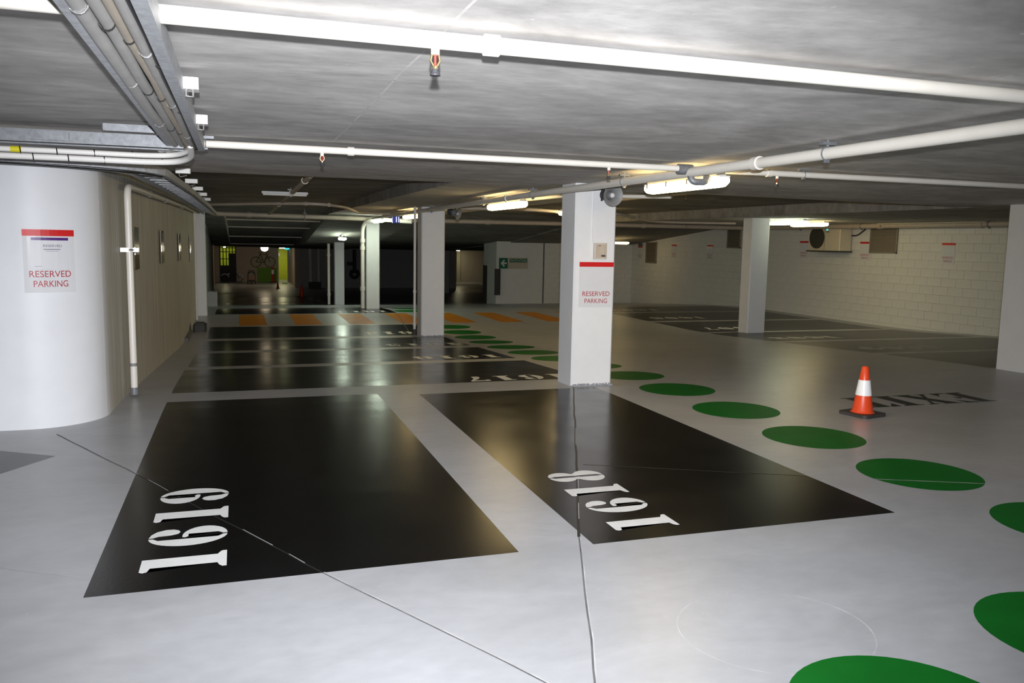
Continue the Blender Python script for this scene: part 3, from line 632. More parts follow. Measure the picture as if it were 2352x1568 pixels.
pipe('sprinkler_pipe', 'feed pipe running down the falling soffit near the side wall', [(-.3, 23.0, 2.08), (-.3, 24.6, 2.02), (-.3, 36.6, 1.25)], .03, 'pipe_dim', fr=.2)
zr = zf(22.8)
pipe('riser_pipe', 'cream riser standing beside the glowing pillar', [(3.22, 22.8, zr + .02), (3.22, 22.8, 1.95), (3.45, 22.4, 2.08), (4.4, 21.9, 2.02)], .055, couplings=[(3.22, 22.8, .2), (3.22, 22.8, 1.3), (3.22, 22.8, 1.5)], fr=.25)
pipe('riser_pipe', 'thin cream riser strapped to the pipe clad pillar', [(3.26, 15.95, zf(15.95) + .02), (3.26, 15.95, 2.18)], .026, couplings=[(3.26, 15.95, -.1), (3.26, 15.95, .55)], hangers=(), foot='cone_rubber')
pipe('riser_pipe', 'cream riser beside the rearmost pillar', [(3.08, 30.3, zf(30.3) + .02), (3.08, 30.3, 1.36)], .05, couplings=[(3.08, 30.3, .95), (3.08, 30.3, -.45)])
pw = pipe('wall_pipe', 'cream pipe climbing the streaked wall and bending along its top', [(-.985, 8.75, .01), (-.985, 8.75, 2.0), (-.97, 9.2, 2.01), (-.86, 16, 2.05), (-.85, 20.8, 2.08)], .032, fr=.13)
MB().tube([(-.985, 8.75, 0), (-.985, 8.75, .07)], .04, 14).build('foot_collar', 'galvanised', pw); MB().tube([(-.985, 8.75, .28), (-.985, 8.75, .31)], .034, 14).build('scuff', 'galv_dull', pw)
cl = MB(); cl.torus((-.985, 8.75, 1.405), (0, 0, 1), .036, .008, 20, 6); cl.box((-1.06, 8.70, 1.385), (-.985, 8.712, 1.425)); cl.box((-.99, 8.74, 1.385), (-.90, 8.752, 1.425)); cl.tube([(-.92, 8.73, 1.405), (-.92, 8.76, 1.405)], .014, 10); cl.build('pipe_clamp', 'bright_steel', pw)
for y in (10.6, 12.4, 15.2): MB().torus((-.985 + .018 * (y - 8.8), y, 2.012 + .004 * (y - 8.8)), (0, 1, 0), .034, .006, 16, 6).build('saddle_clip', 'galvanised', pw)
pipe('wall_conduit', 'thin pipe dropping down the side wall before the narrow pillar', [(-.885, 19.6, zf(19.6) + .02), (-.885, 19.6, 2.15)], .022, 'pipe_cream', couplings=[(-.885, 19.6, .2)])
pipe('riser_pipe', 'left one of the twin risers at the far rear', [(4.9, 60.5, -1.6), (4.9, 60.5, .78)], .11, 'pipe_cream'); pipe('riser_pipe', 'right one of the twin risers at the far rear', [(5.45, 60.5, -1.6), (5.45, 60.5, .78)], .11, 'pipe_cream')
MB().box((4.75, 60.35, -2.05), (5.6, 60.65, -1.55), .05).build('valve_manifold', 'cone_rubber', label='black valve manifold under the twin risers', cat='pipe fitting')
t = thing('valve_assembly', (7.9, 60, -2.0), 'dark valve assembly hanging against the far rear wall', 'pipe fitting')
MB().tube([(7.9, 60, .78), (7.9, 60, -.9)], .13, 10).build('stem', 'cone_rubber', t); MB().torus((7.9, 60, -.95), (0, 1, 0), .26, .12, 18, 8).build('wheel', 'cone_rubber', t, smooth=True); MB().box((7.4, 59.9, -.35), (8.0, 60.1, -.1), .04).build('bracket', 'cone_rubber', t)

# ------------------------------------------------------------------ CABLE TRAYS AND CABLES
def tray(label, path, half, z, h=.07, rung=.3, mt='galvanised'):
    P = [Vector((x, y)) for x, y in path]; t = thing('cable_tray', (P[0].x, P[0].y, z), label, 'cable tray', 'ceiling cable trays')
    N = []
    for i in range(len(P)):
        d = (P[min(i + 1, len(P) - 1)] - P[max(i - 1, 0)]).normalized(); N.append(Vector((-d.y, d.x)))
    for s in (-1, 1):
        r = MB(); k = len(P)
        for i in range(k):
            a = P[i] + N[i] * (s * half); b = P[i] + N[i] * (s * (half - .006)); c = P[i] + N[i] * (s * (half - .038))
            r.v += [Vector((c.x, c.y, z)), Vector((a.x, a.y, z)), Vector((a.x, a.y, z + h)), Vector((c.x, c.y, z + h)), Vector((c.x, c.y, z + h - .006)), Vector((b.x, b.y, z + h - .006)), Vector((b.x, b.y, z + .006)), Vector((c.x, c.y, z + .006))]
        for i in range(k - 1):
            for j in range(8): r.f.append((i * 8 + j, i * 8 + (j + 1) % 8, (i + 1) * 8 + (j + 1) % 8, (i + 1) * 8 + j))
        r.f += [tuple(range(8)), tuple((k - 1) * 8 + j for j in range(8))]
        r.build('side_rail', mt, t)
    acc = 0.0; nxt = rung / 2
    for i in range(len(P) - 1):
        d = P[i + 1] - P[i]; L = d.length
        while nxt < acc + L:
            q = P[i] + d * ((nxt - acc) / L); u = d.normalized(); n = Vector((-u.y, u.x)); a = q + n * (half - .01); b = q - n * (half - .01)
            MB().tube([(a.x, a.y, z + h - .012), (b.x, b.y, z + h - .012)], .010, 6).build('rung', mt, t); nxt += rung
        acc += L
    return t
tA = tray('galvanised cable tray overhead leading to the ceiling bend', [(-.29, .6), (-.29, 5.72)], .105, 2.085, mt='galv_light')
tB = tray('galvanised cable tray crossing in front of the curved wall', [(-5.5, 5.62), (-.30, 5.62)], .10, 2.075)
cpath = [(-5.5, 6.95), (-1.62, 6.95)] + [(-1.62 + .92 * math.cos(math.radians(a)), 7.87 + .92 * math.sin(math.radians(a))) for a in range(-80, 1, 10)] + [(-.69, 8.6), (-.64, 11), (-.60, 16), (-.60, 21)]
tC = tray('dull cable tray hugging the curved wall and running to the rear', cpath, .15, 2.05, .06, .4, 'galv_light')
for s in (3.55, 4.60):
    b = MB().box((-.185, s - .04, 2.11), (-.13, s + .04, 2.155), .005).build('hanger_bracket', 'conduit_white', tA)
    c = MB().tube([(-.175, s - .045, 2.11), (-.175, s - .05, 2.08), (-.15, s - .05, 2.08), (-.15, s - .045, 2.11)], .004, 6); c.build('spring_clip', 'bright_steel', b)
for s in (8.4, 9.9, 11.4, 12.9, 14.6):
    b = MB().box((-.53, s - .05, 2.12), (-.40, s + .05, 2.165), .005).build('hanger_bracket', 'conduit_white', tC)
    MB().tube([(-.50, s - .055, 2.12), (-.49, s - .06, 2.085), (-.43, s - .06, 2.10)], .005, 6).build('spring_clip', 'bright_steel', b)
st = MB().box((-.70, 5.22, 2.125), (-.42, 5.27, 2.165)); st.build('strut', 'galvanised', tB); MB().box((-.706, 5.228, 2.132), (-.699, 5.262, 2.158)).build('strut_end', 'slot_dark', tB)
MB().box((-1.12, 5.505, 2.085), (-.92, 5.522, 2.135)).build('splice_plate', 'galvanised', tB)
CAB = [(-.352, .022, 'cable_grey', 'thick grey cable along the outer rail of the overhead tray'), (-.312, .019, 'cable_grey', 'second grey cable in the overhead tray'), (-.278, .014, 'cable_beige', 'beige cable in the middle of the overhead tray'),
       (-.251, .016, 'cable_grey', 'slim grey cable in the overhead tray'), (-.229, .011, 'cable_black', 'black cable by the inner rail of the overhead tray'), (-.211, .010, 'cable_black', 'thinnest black cable in the overhead tray')]
for i, (x, r, mt, lab) in enumerate(CAB):
    pts = [(x + random.uniform(-.004, .004), y, 2.098 + random.uniform(-.004, .004) - (r - .02) * .3) for y in [.5, 1.2, 1.9, 2.6, 3.3, 4.0, 4.7, 5.3]] + [(x + .004, 5.62 + .012 * i, 2.10), (x - .10, 5.80 + .012 * i, 2.09)]
    c = MB().tube(pts, r, 10).build('power_cable', mt, label=lab, cat='cable', group='cables in the overhead tray', smooth=True)
    k = MB()
    for y in [2.3, 3.35, 4.5]:
        MB().torus((x, y + .17 * i, 2.098), (.12, 1, 0), r + .0015, .002, 14, 5).build('cable_tie', 'tie_black' if i % 3 else 'bright_steel', c)
for i, (y, z, r, lab) in enumerate([(5.86, 2.055, .017, 'upper white conduit slung under the crossing tray'), (6.05, 2.03, .020, 'lower white conduit slung under the crossing tray')]):
    pts = [(-5.5, y, z), (-2, y, z), (-1.0, y, z), (-.55, y - .01, z - .004), (-.36, y - .06, z), (-.27, y - .22, z + .02), (-.26, 5.5, 2.095)]
    c = MB().tube(fillet(pts, .1), r, 12).build('white_conduit', 'conduit_white', label=lab, cat='conduit', smooth=True, group='conduits below the crossing tray')
    for x in (-1.25, -1.05, -.84, -.62, -.45): MB().torus((x + .03 * i, y, z), (1, .2, .1), r + .002, .0035, 14, 5).build('cable_tie', 'tie_black', c)
    if i == 0: MB().tube([(-1.30, y, z), (-1.24, y, z)], r + .002, 12).build('yellow_tag', 'yellow_tag', c)
wire = MB().tube(fillet([(-5.5, 6.76, 2.04), (-1.9, 6.76, 2.04), (-1.2, 6.85, 2.035), (-.75, 7.35, 2.04), (-.62, 8.0, 2.06)], .3), .006, 6).build('black_wire', 'tie_black', label='thin black wire looped along the curved tray', cat='wire')

# ------------------------------------------------------------------ SIGNS
def map_mb(vs, fs, fn): mm = MB(); mm.add([fn(x, z, 0) for x, z in vs], fs); return mm
def plate(fn, x0, x1, z0, z1, d0, d1, n=1):
    mm = MB()
    for k in range(n):
        a = x0 + (x1 - x0) * k / n; b = x0 + (x1 - x0) * (k + 1) / n
        q = [fn(a, z0, d1), fn(b, z0, d1), fn(b, z1, d1), fn(a, z1, d1), fn(a, z0, d0), fn(b, z0, d0), fn(b, z1, d0), fn(a, z1, d0)]
        fs = [(0, 1, 2, 3), (0, 4, 5, 1), (2, 6, 7, 3)]
        if k == 0: fs.append((3, 7, 4, 0))
        if k == n - 1: fs.append((1, 5, 6, 2))
        mm.add(q, fs)
    return mm
TXT = {}
def txt(s, wd, h):
    k = (s, wd, h)
    if k not in TXT: TXT[k] = text_mb(s, wd, h)
    return TXT[k]
def letters(fn, s, wd, h, cx, cz, d, name, mt, parent):
    vs, fs = txt(s, wd, h); mm = MB(); mm.add([fn(cx + x, cz + z, d) for x, z in vs], fs); return mm.build(name, mt, parent)
def reserved_sign(fn, base, label, wd=.40, ht=.485, n=1, paper=False, extra=False, sleeve='sign_sleeve', faint=False):
    t = thing('reserved_sign', base, label, 'sign', 'reserved parking signs'); h = wd / 2
    p = plate(fn, -h, h, 0, ht - .05, .002, .006, n).build('clear_sleeve', sleeve, t)
    plate(fn, -h, h, ht - .05, ht, .002, .009, n).build('red_bar', 'sign_red', t)
    letters(fn, 'RESERVED', wd * .80, .050, .0, .121, .0075, 'lettering', 'sign_text_red', p); letters(fn, 'PARKING', wd * .66, .050, .0, .044, .0075, 'lettering', 'sign_text_red', p)
    if paper:
        q = plate(fn, -h * .72, h * .78, .185, ht - .06, .006, .0075, n).build('notice_paper', 'sign_paper', t)
        plate(fn, -h * .68, h * .74, ht - .083, ht - .062, .0075, .0085, n).build('purple_strip', 'sign_purple', q)
        letters(fn, 'RESERVED', wd * .36, .019, .02, ht - .135, .0085, 'notice_lettering', 'sign_ink', q)
        plate(fn, -.045, .075, ht - .156, ht - .151, .0075, .0085, 3).build('fine_print', 'sign_ink', q); plate(fn, -.03, .06, ht - .168, ht - .166, .0075, .0085, 3).build('fine_print', 'sign_ink', q)
        plate(fn, -.11, -.06, .205, .207, .0075, .0085, 2).build('fine_print', 'sign_ink', q)
    if extra: plate(fn, -h, h, ht + .004, ht + .12, .002, .01).build('number_plate', 'sign_ink', t)
    return t
def arc_fn(sc, z0):                     # along the curved wall, s measured from sc, outwards d
    L0 = []; acc = 0
    for a, b in zip(WALLP, WALLP[1:]):
        d = Vector(b) - Vector(a); L0.append((acc, Vector(a), d)); acc += d.length
    def fn(x, z, d):
        s = sc + x
        for a0, p, dv in reversed(L0):
            if s >= a0:
                u = dv.normalized(); q = p + u * (s - a0); nn = Vector((u.y, -u.x)); return (q.x + nn.x * d, q.y + nn.y * d, z0 + z)
        return (x, 0, z)
    return fn
s0 = 4.87 + .235                        # arc length of the sign's middle
reserved_sign(arc_fn(s0, 1.085), (-1.40, 7.40, 1.085), 'reserved parking sign with a purple headed notice on the curved wall', .37, .492, 12, paper=True)
reserved_sign(lambda x, z, d: (3.682 + x, 8.27 - d, .858 + z), (3.68, 8.26, .858), 'red topped reserved parking sign on the tall pillar', .40, .487)
RS = [(19.40, 'reserved parking sign just before the air conditioner'), (17.03, 'reserved parking sign between air conditioner and louvre'), (14.46, 'reserved parking sign nearest the broad pillar on the block wall'),
      (24.22, 'reserved parking sign next to the hidden louvre'), (26.61, 'reserved parking sign with a bright glint'), (29.26, 'farthest reserved parking sign with a dark number plate')]
for i, (y, lab) in enumerate(RS):
    zb = (1.685, 1.68, 1.67, 1.53, 1.52, 1.43)[i] - .45
    reserved_sign(lambda x, z, d, y=y, zb=zb: (XW - .012 - d, y - x, zb + z), (XW - .02, y, zb), lab, .36, .47, extra=(i == 5))
LP = [(9.75, 1.18, 1.63), (12.3, 1.17, 1.61), (15.05, 1.13, 1.58), (18.1, 1.05, 1.56), (24.6, 1.05, 1.51)]
ORD = ['nearest', 'second', 'third', 'fourth', 'farthest']
for i, (y, za, zb) in enumerate(LP):
    wx = lerp_tab([(8.3, -1.075), (10.5, -1.03), (14, -.955), (16, -.925), (20.9, -.92), (21.3, -.92), (24, -.97), (34, -1.0)], y)
    fn = lambda x, z, d, y=y, za=za, wx=wx: (wx + d + .012, y + x, za + z)
    t = thing('wall_notice', (wx + .01, y, za), '%s narrow looking bronze notice along the streaked side wall' % ORD[i], 'sign', 'notices on the side wall')
    p = plate(fn, -.22, .22, 0, zb - za - .06, 0, .010).build('clear_sleeve', 'sign_bronze', t); plate(fn, -.22, .22, zb - za - .06, zb - za, 0, .012).build('top_bar', 'sign_bronze', t)
    plate(fn, -.20, .20, .16, .24, .010, .016).build('fold', 'bright_steel', p)
# pay station sign
t = thing('pay_station_sign', (9.92, 29.98, .53), 'green and cream pay station direction sign with a white arrow', 'sign')
fn = lambda x, z, d: (9.345 + x, 29.99 - d, .53 + z)
a = plate(fn, 0, .345, 0, .40, 0, .015).build('arrow_panel', 'sign_green', t)
ar = MB(); ar.add([fn(x, z, .018) for x, z in [(.06, .20), (.19, .34), (.235, .30), (.17, .23), (.30, .23), (.30, .17), (.17, .17), (.235, .10), (.19, .06)]], [tuple(range(9))]); ar.build('arrow', 'sign_white', a)
b = plate(fn, .37, 1.15, 0, .41, 0, .015).build('text_panel', 'sign_cream', t)
g = plate(fn, .42, 1.11, .235, .375, .015, .018).build('header', 'sign_green', b)
letters(fn, 'PAYSTATION', .62, .095, .765, .257, .0185, 'header_lettering', 'sign_white', b)
for z, hw in ((.165, .29), (.11, .27), (.055, .11)): plate(fn, .765 - hw, .765 + hw, z, z + .026, .015, .0165).build('fine_print', 'wall_beige', b)
# blue hanging sign
t = thing('hanging_sign', (4.0, 22.0, 1.9), 'small blue glowing sign hanging under the rear conduit', 'sign')
q = at_y(910, 503, 21.2)
MB().box((q.x - .10, 21.18, q.z - .10), (q.x + .09, 21.24, q.z + .08), .01).build('sign_face', 'sign_blue', t)
for dx in (-.01, .05): MB().box((q.x + dx, 21.165, q.z - .08), (q.x + dx + .02, 21.182, q.z + .06)).build('stroke', 'sign_stroke', t)
for dx in (-.08, .08): MB().tube([(q.x + dx, 21.21, q.z + .08), (q.x + dx, 21.21, 2.2)], .005, 6).build('hanger_rod', 'galvanised', t)

# ------------------------------------------------------------------ HORNS, INTERCOM
def horn(loc, d, k, label):
    o = Vector(loc); d = Vector(d).normalized(); t = thing('horn_speaker', o, label, 'speaker', 'grey horn loudspeakers')
    MB().lathe([(.012, -.02), (.030, -.02), (.034, -.035), (.040, -.07), (.052, -.035), (.078, -.008), (.104, .006), (.110, .008), (.110, .002), (.080, -.016), (.062, -.05), (.055, -.11), (.050, -.115), (0, -.115)], o, d, 32).build('bell', 'speaker_grey', t, smooth=True)
    MB().lathe([(0, .002), (.018, 0), (.024, -.008), (.022, -.03), (0, -.03)], o, d, 18).build('centre_cap', 'sign_paper', t, smooth=True)
    MB().lathe([(0, -.20), (.05, -.20), (.056, -.19), (.056, -.13), (.05, -.115), (0, -.115)], o, d, 20).build('driver', 'speaker_dark', t, smooth=True)
    p = o - d * .13
    MB().box((p.x - .065, p.y - .012, p.z - .06), (p.x - .055, p.y + .012, k - .003)).build('bracket', 'speaker_dark', t); MB().box((p.x + .055, p.y - .012, p.z - .06), (p.x + .065, p.y + .012, k - .003)).build('bracket', 'speaker_dark', t)
    MB().tube(fillet([(p.x + .03, p.y, p.z + .04), (p.x + .06, p.y + .01, p.z + .09), (p.x + .10, p.y + .02, k - .006)], .03), .004, 6).build('lead', 'speaker_dark', t)
horn((3.655, 7.85, 2.035), (.05, -1, -.08), sl(3.6), 'grey horn loudspeaker at the top of the tall sign pillar')
q = at_y(1046, 492, 14.6); horn((q.x + .03, 14.5, q.z), (.75, -.60, -.28), sl(3.9), 'grey horn loudspeaker turned sideways beyond the tall pillar')
t = thing('intercom', (3.705, 8.26, 1.378), 'beige wall intercom panel on the tall pillar', 'intercom')
MB().box((3.632, 8.225, 1.378), (3.782, 8.272, 1.552), .012).build('case', 'intercom_case', t); MB().box((3.652, 8.219, 1.392), (3.770, 8.226, 1.536)).build('face', 'intercom_face', t)
for k in range(7): MB().box((3.685 + .008 * k, 8.216, 1.44), (3.688 + .008 * k, 8.2195, 1.515)).build('grille_slot', 'intercom_case', t)
MB().box((3.680, 8.215, 1.518), (3.70, 8.2195, 1.525)).build('indicator', 'slot_dark', t); MB().box((3.712, 8.214, 1.405), (3.757, 8.2195, 1.422)).build('display', 'slot_dark', t)
MB().box((3.618, 8.258, 1.552), (3.632, 8.272, sl(3.6))).build('surface_conduit', 'pillar_paint', label='slim white conduit running up the tall pillar from the intercom', cat='conduit')

# ------------------------------------------------------------------ AIR CONDITIONER, LOUVRES
t = thing('air_conditioner', (14.6, 18.1, 1.45), 'cream wall mounted air conditioner unit on a bracket', 'air conditioner')
xf = 14.46
MB().box((xf, 17.50, 1.46), (XW - .04, 18.70, 2.05), .02).build('case', 'ac_cream', t)
f = MB().lathe([(0, 0), (.265, 0), (.28, -.01), (.28, .02), (0, .02)], (xf - .012, 18.36, 1.79), (-1, 0, 0), 28).build('fan_opening', 'ac_dark', t, smooth=True)
for R_ in (.06, .12, .18, .24): MB().torus((xf - .02, 18.36, 1.79), (1, 0, 0), R_, .004, 28, 5).build('guard_ring', 'louvre', f)
for k in range(6):
    a = k * PI / 6; MB().tube([(xf - .018, 18.36 - .26 * math.cos(a), 1.79 - .26 * math.sin(a)), (xf - .018, 18.36 + .26 * math.cos(a), 1.79 + .26 * math.sin(a))], .004, 5).build('guard_spoke', 'louvre', f)
MB().box((xf - .008, 18.06, 1.47), (xf, 18.072, 2.08)).build('panel_seam', 'louvre', t); MB().box((xf - .008, 17.80, 1.47), (xf, 17.815, 2.08)).build('panel_seam', 'sign_white', t)
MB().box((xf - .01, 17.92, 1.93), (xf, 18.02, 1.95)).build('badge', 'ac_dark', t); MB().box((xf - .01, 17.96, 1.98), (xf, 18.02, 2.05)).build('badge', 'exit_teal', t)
MB().box((xf - .02, 17.48, 1.425), (XW - .02, 18.76, 1.46)).build('bracket', 'ac_dark', t)
MB().tube(fillet([(XW - .06, 17.48, 1.85), (XW - .05, 17.30, 1.85), (XW - .04, 17.05, 2.0), (XW - .03, 16.98, 2.12)], .1), .018, 8).build('hose', 'cone_rubber', t)
def louvre(y0, y1, z0, z1, label, n):
    t = thing('louvre_vent', (XW - .02, (y0 + y1) / 2, z0), label, 'vent', 'louvre vents in the block wall')
    MB().box((XW - .02, y0, z0), (XW - .012, y1, z1)).build('backing', 'louvre_dark', t)
    fr = MB(); x0 = XW - .05
    for b in [((x0, y0, z0), (XW - .012, y0 + .03, z1)), ((x0, y1 - .03, z0), (XW - .012, y1, z1)), ((x0, y0, z0), (XW - .012, y1, z0 + .03)), ((x0, y0, z1 - .03), (XW - .012, y1, z1))]: fr.box(*b)
    fr.build('frame', 'louvre', t)
    me = None
    for k in range(n):
        z = z0 + .035 + (z1 - z0 - .07) * k / n
        if me is None:
            s = MB().add([(XW - .045, y0 + .03, z), (XW - .045, y1 - .03, z), (XW - .022, y1 - .03, z + .022), (XW - .022, y0 + .03, z + .022), (XW - .045, y0 + .03, z + .004), (XW - .045, y1 - .03, z + .004), (XW - .022, y1 - .03, z + .026), (XW - .022, y0 + .03, z + .026)], [(0, 1, 2, 3), (4, 5, 6, 7), (0, 1, 5, 4), (2, 3, 7, 6)]).build('slat', 'louvre', t); me = s; zb = z
        else:
            s = me.copy(); COL.objects.link(s); s.parent = t; s.location = (0, 0, z - zb)
louvre(15.96, 16.86, 1.425, 2.09, 'square brown louvre vent nearest along the block wall', 20)
louvre(22.45, 23.2, 1.46, 2.1, 'louvre vent half hidden by the pillar in front of the wall', 16)
louvre(27.9, 28.75, .83, 1.62, 'dark louvre vent near the far corner of the block wall', 16)

# ------------------------------------------------------------------ CONES, BOLLARD
def make_cone():
    t = thing('traffic_cone', (0, 0, 0)); p = []
    for cx_, cy_, a0 in [(.115, .115, 0), (-.115, .115, 90), (-.115, -.115, 180), (.115, -.115, 270)]:
        for k in range(5): a = math.radians(a0 + 22.5 * k); p.append((cx_ + .04 * math.cos(a), cy_ + .04 * math.sin(a)))
    MB().prism(p, 0, .028).build('base', 'cone_rubber', t, local=True)
    r = lambda z: .095 - (.095 - .030) * (z - .028) / .427
    MB().lathe([(.108, .028), (.100, .034), (r(.045), .045), (r(.19), .19), (r(.335), .335), (r(.45), .45), (r(.455) - .005, .456), (.018, .456), (.018, .40)], (0, 0, 0), (0, 0, 1), 32).build('body', 'cone_orange', t, local=True, smooth=True)
    MB().lathe([(r(.19) + .0005, .188), (r(.19) + .003, .19), (r(.33) + .003, .33), (r(.33) + .0005, .332)], (0, 0, 0), (0, 0, 1), 32).build('reflective_collar', 'cone_white', t, local=True, smooth=True)
    return t
c0 = make_cone(); c0.location = (5.52, 6.22, 0); c0.rotation_euler = (0, 0, .2); tag(c0, 'orange traffic cone with a white reflective collar near the EXIT lettering', 'cone', 'traffic cones')
for (x, y, s, lab) in [(3.22, 45.8, 1.4, 'red traffic cone in the dim rear before the grey pillar'), (2.65, 61.0, 1.0, 'small red traffic cone by the lit rear doorway')]:
    c = copy_tree(c0); c.location = (x, y, zf(y)); c.scale = (s, s, s); tag(c, lab, 'cone', 'traffic cones')
    for ch in c.children:
        if ch.name.startswith('reflective'): ch.data = ch.data.copy(); ch.data.materials[0] = MATS['cone_orange']
# ------------------------------------------------------------------ FAR BICYCLE STORE
YB = 70.0
qx = lambda px, y=YB: at_y(px, 600, y).x
zB = -2.05; zT = .80
x1, x2, x3, x4 = qx(505), qx(542), qx(638), qx(664)
wv = MB(); wv.box((x2, YB, zB - .1), (x3, YB + .2, 1.0)); wv.box((x4, YB - 8.2, zB - .1), (x4 + .3, YB + .2, 1.0)); wv.box((-3.2, YB, zB - .1), (x1, YB + .2, 1.0))
wr_ = wv.build('wall_bike_store', 'wall_beige', kind='structure', label='beige end wall with a bicycle mural')
MB().box((qx(590), YB - .02, zB), (x3 - .05, YB, zB + 1.15)).build('green_dado', 'wall_green', wr_)
mm = MB(); cx1, cx2 = qx(588), qx(620); zz_ = -.45
for c in (cx1, cx2): mm.torus((c, YB - .02, zz_), (0, 1, 0), .40, .035, 28, 6)
for a, b in [((cx1, zz_), (cx1 + .35, zz_ + .62)), ((cx1 + .35, zz_ + .62), (cx2 - .22, zz_ + .60)), ((cx2 - .22, zz_ + .60), (cx2, zz_)), ((cx1 + .35, zz_ + .62), (cx1 + .62, zz_ - .05)), ((cx1 + .62, zz_ - .05), (cx2 - .22, zz_ + .55)), ((cx1, zz_), (cx1 + .62, zz_ - .05)), ((cx2 - .22, zz_ + .60), (cx2 - .25, zz_ + .82)), ((cx2 - .4, zz_ + .84), (cx2 - .05, zz_ + .84)), ((cx1 + .2, zz_ + .75), (cx1 + .48, zz_ + .75)), ((cx1 + .35, zz_ + .6), (cx1 + .33, zz_ + .75))]:
    mm.tube([(a[0], YB - .02, a[1]), (b[0], YB - .02, b[1])], .035, 6)
mm.build('bicycle_mural', 'mural_olive', wr_)
gr = MB().box((-3.2, YB + 4, zB - .1), (6, YB + 4.2, 1.0)); gr.box((x1 - .25, YB + .2, zB), (x1 - .1, YB + 4, 1.0)); gr.box((x2 + .1, YB + .2, zB), (x2 + .3, YB + 4, 1.0)); gr.build('wall_lime_room', 'wall_lime', kind='structure', label='lime green painted room wall')
def roomlight(label, loc, sz):
    t = thing('bulkhead_lamp', loc, label, 'lamp', 'ceiling lamps in the rear rooms'); x, y, z = loc
    MB().box((x - sz / 2, y - sz / 2, z - .06), (x + sz / 2, y + sz / 2, z), sz * .2).build('diffuser', 'lamp_room', t); MB().box((x - sz * .55, y - sz * .55, z), (x + sz * .55, y + sz * .55, z + .03), sz * .2).build('plate', 'lamp_body', t)
roomlight('lamp inside the green bicycle store', ((x1 + x2) / 2 - .3, YB + 2.6, .70), .24); roomlight('lamp inside the lit rear corridor', ((x3 + x4) / 2, YB + 2, .70), .42)
t = thing('bike_cage', ((x1 + x2) / 2, YB, zB), 'black steel mesh cage closing the green bicycle store', 'cage')
for k in range(6): x = x1 + .02 + (x2 - x1 - .04) * k / 5; MB().box((x - .035, YB - .05, zB), (x + .035, YB + .02, .78)).build('post', 'cage_dark', t)
for z in (-1.9, -1.35, -.8, -.25, .3, .62): MB().box((x1, YB - .04, z), (x2, YB + .01, z + .06)).build('rail', 'cage_dark', t)
MB().box((x1, YB - .02, zB), (x2, YB - .01, -.75)).build('kick_panel', 'cage_dark', t); MB().box(((x1 + x2) / 2 + .05, YB - .02, -.75), (x2, YB - .01, .22)).build('darkening_panel', 'cage_dark', t)  # second panel is a solid dark sheet added to darken the store
def bicycle(x, y, z, label):
    t = thing('bicycle', (x, y, z), label, 'bicycle'); r = .34
    for k, c in enumerate((0, 1.06)):
        wh = MB().torus((x + c, y, z + r), (0, 1, 0), r - .02, .022, 32, 8).build('tyre', 'tyre', t, smooth=True)
        MB().torus((x + c, y - .03, z + r), (0, 1, 0), r - .035, .022, 20, 6, *((-PI * .82, -PI * .05) if k == 0 else (-PI * .55, PI * .03))).build('reflective_stripe', 'reflective', wh)
        sp = MB()
        for j in range(8): a = j * PI / 4; sp.tube([(x + c, y, z + r), (x + c + .3 * math.cos(a), y, z + r + .3 * math.sin(a))], .004, 4)
        sp.build('spokes', 'bike_frame', wh)
    P = {'r': (0, r), 'f': (1.06, r), 'b': (.46, .30), 's': (.34, .78), 'h': (.86, .80)}
    for a, b in ('rb', 'bs', 'sh', 'hb', 'rs', 'hf'): MB().tube([(x + P[a][0], y, z + P[a][1]), (x + P[b][0], y, z + P[b][1])], .018, 8).build('frame_tube', 'bike_frame', t)
    MB().box((x + .20, y - .06, z + .86), (x + .46, y + .06, z + .90), .03).build('saddle', 'tyre', t); MB().tube([(x + .34, y, z + .78), (x + .33, y, z + .87)], .014, 8).build('seat_post', 'bike_frame', t)
    MB().tube([(x + .86, y, z + .80), (x + .84, y, z + .96)], .014, 8).build('stem', 'bike_frame', t); MB().tube([(x + .92, y - .26, z + .98), (x + .84, y, z + .98), (x + .92, y + .26, z + .98)], .013, 8).build('handlebar', 'tyre', t)
    MB().tube([(x + .30, y - .05, z + .66), (x + .30, y - .08, z + .66)], .05, 10).build('reflector', 'reflective', t)
bicycle(qx(515.5), YB - .35, zB, 'dark bicycle with reflective wheel stripes against the cage')
t = thing('stroller', (qx(578), 67, zB), 'black pushchair with a tan seat parked before the green wall', 'stroller'); sx_ = qx(577, 67)
for dx in (-.28, .28):
    MB().torus((sx_ + dx, 67.1, zB + .15), (1, 0, 0), .12, .035, 16, 6).build('wheel', 'tyre', t); MB().tube([(sx_ + dx, 67.1, zB + .15), (sx_ + dx, 66.9, zB + .55), (sx_ + dx * .8, 67.2, zB + 1.02)], .02, 6).build('frame_tube', 'cage_dark', t)
MB().torus((sx_, 66.7, zB + .13), (1, 0, 0), .10, .035, 16, 6).build('wheel', 'tyre', t)
MB().box((sx_ - .24, 66.85, zB + .30), (sx_ + .24, 67.2, zB + .62), .05).build('seat', 'stroller_tan', t); MB().torus((sx_, 67.0, zB + .68), (0, 1, 0), .25, .05, 18, 6, -PI, 0, (0, 0, 1)).build('hood_frame', 'stroller_cloth', t)
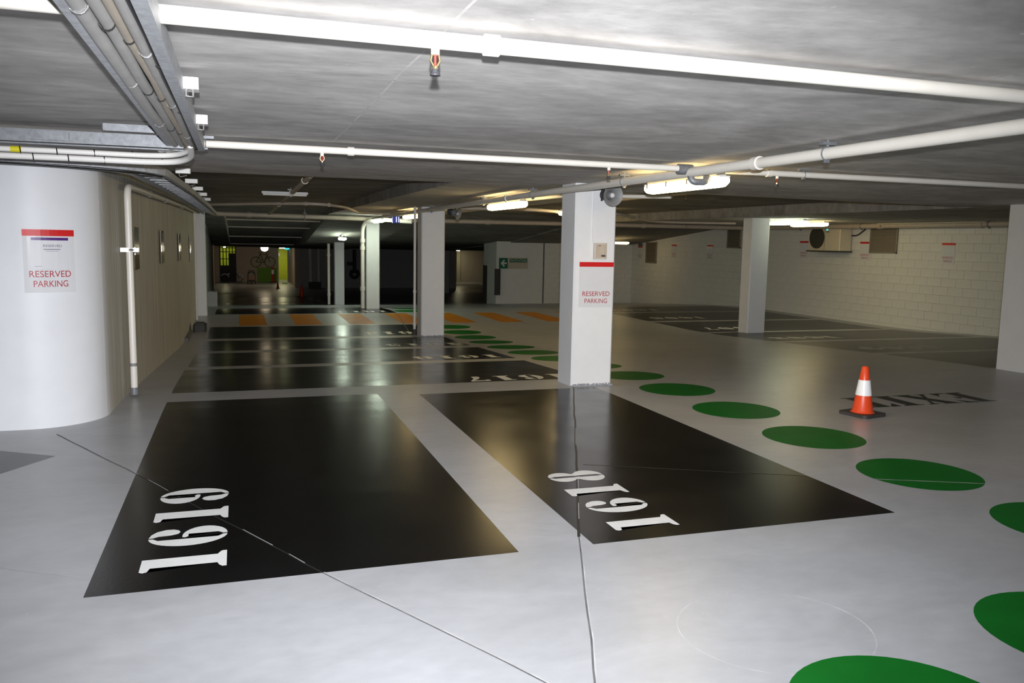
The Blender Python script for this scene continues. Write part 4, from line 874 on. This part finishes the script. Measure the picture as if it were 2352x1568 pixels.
MB().tube([(sx_ - .23, 67.2, zB + 1.02), (sx_ + .23, 67.2, zB + 1.02)], .025, 6).build('handle', 'stroller_cloth', t); MB().box((sx_ - .22, 66.8, zB + .18), (sx_ + .22, 67.2, zB + .28)).build('basket', 'stroller_cloth', t)
bx_ = qx(626, 69)
t = thing('bollard', (bx_, 69, zB), 'red bollard with a white reflective band by the rear doorway', 'bollard')
MB().lathe([(0, 0), (.11, 0), (.105, .02), (.095, 1.15), (.08, 1.20), (0, 1.21)], (bx_, 69, zB), (0, 0, 1), 18).build('post', 'bollard_red', t, smooth=True); MB().lathe([(.108, .68), (.108, 1.02)], (bx_, 69, zB), (0, 0, 1), 18).build('reflective_band', 'reflective', t); MB().box((bx_ - .28, 68.75, zB), (bx_ + .28, 69.25, zB + .05), .06).build('base', 'cone_rubber', t)
# doorway: frame, sign, teal lamp and lit floor
t = MB().box((x3 - .06, YB - .05, zB), (x3 + .06, YB + .15, .78)); t.box((x4 - .13, YB - .05, zB), (x4 - .005, YB + .15, .78)); t.build('door_1', 'sign_cream', kind='structure', label='cream frame of the lit rear doorway')
MB().box((qx(641), YB + 3.9, -.05), (qx(648), YB + 3.98, .22)).build('door_notice', 'sign_paper', label='small pale notice on the lime corridor wall', cat='sign')
MB().lathe([(0, 0), (.16, .01), (.22, .06), (.16, .13), (0, .14)], (qx(658), 69.2, .58), (0, 0, 1), 14).build('teal_lamp', 'exit_teal', label='small teal lamp over the rear doorway', cat='lamp')
drape([[(x3 + .2, 66.5), (x4 - .3, 66.5), (x4 - .3, 69.0), (x3 + .2, 69.0)]], 'green_patch', 'green_paint', floor, .0008)
t = MB().box((fx(1048.5, 70.9), 70.8, -2.05), (fx(1057, 70.9), 71, .75)); t.build('trim_1', 'sign_cream', kind='structure', label='cream trim of a rear opening')
roomlight('lamp beyond the pay station wall', (fx(1052, 69.4), 69.4, .74), .26)
for y0 in (54.0, 57.5, 64.0): bay(fx(1040, y0), fx(1120, y0), y0, y0 + 2.6, label='black painted bay beyond the pay station wall')
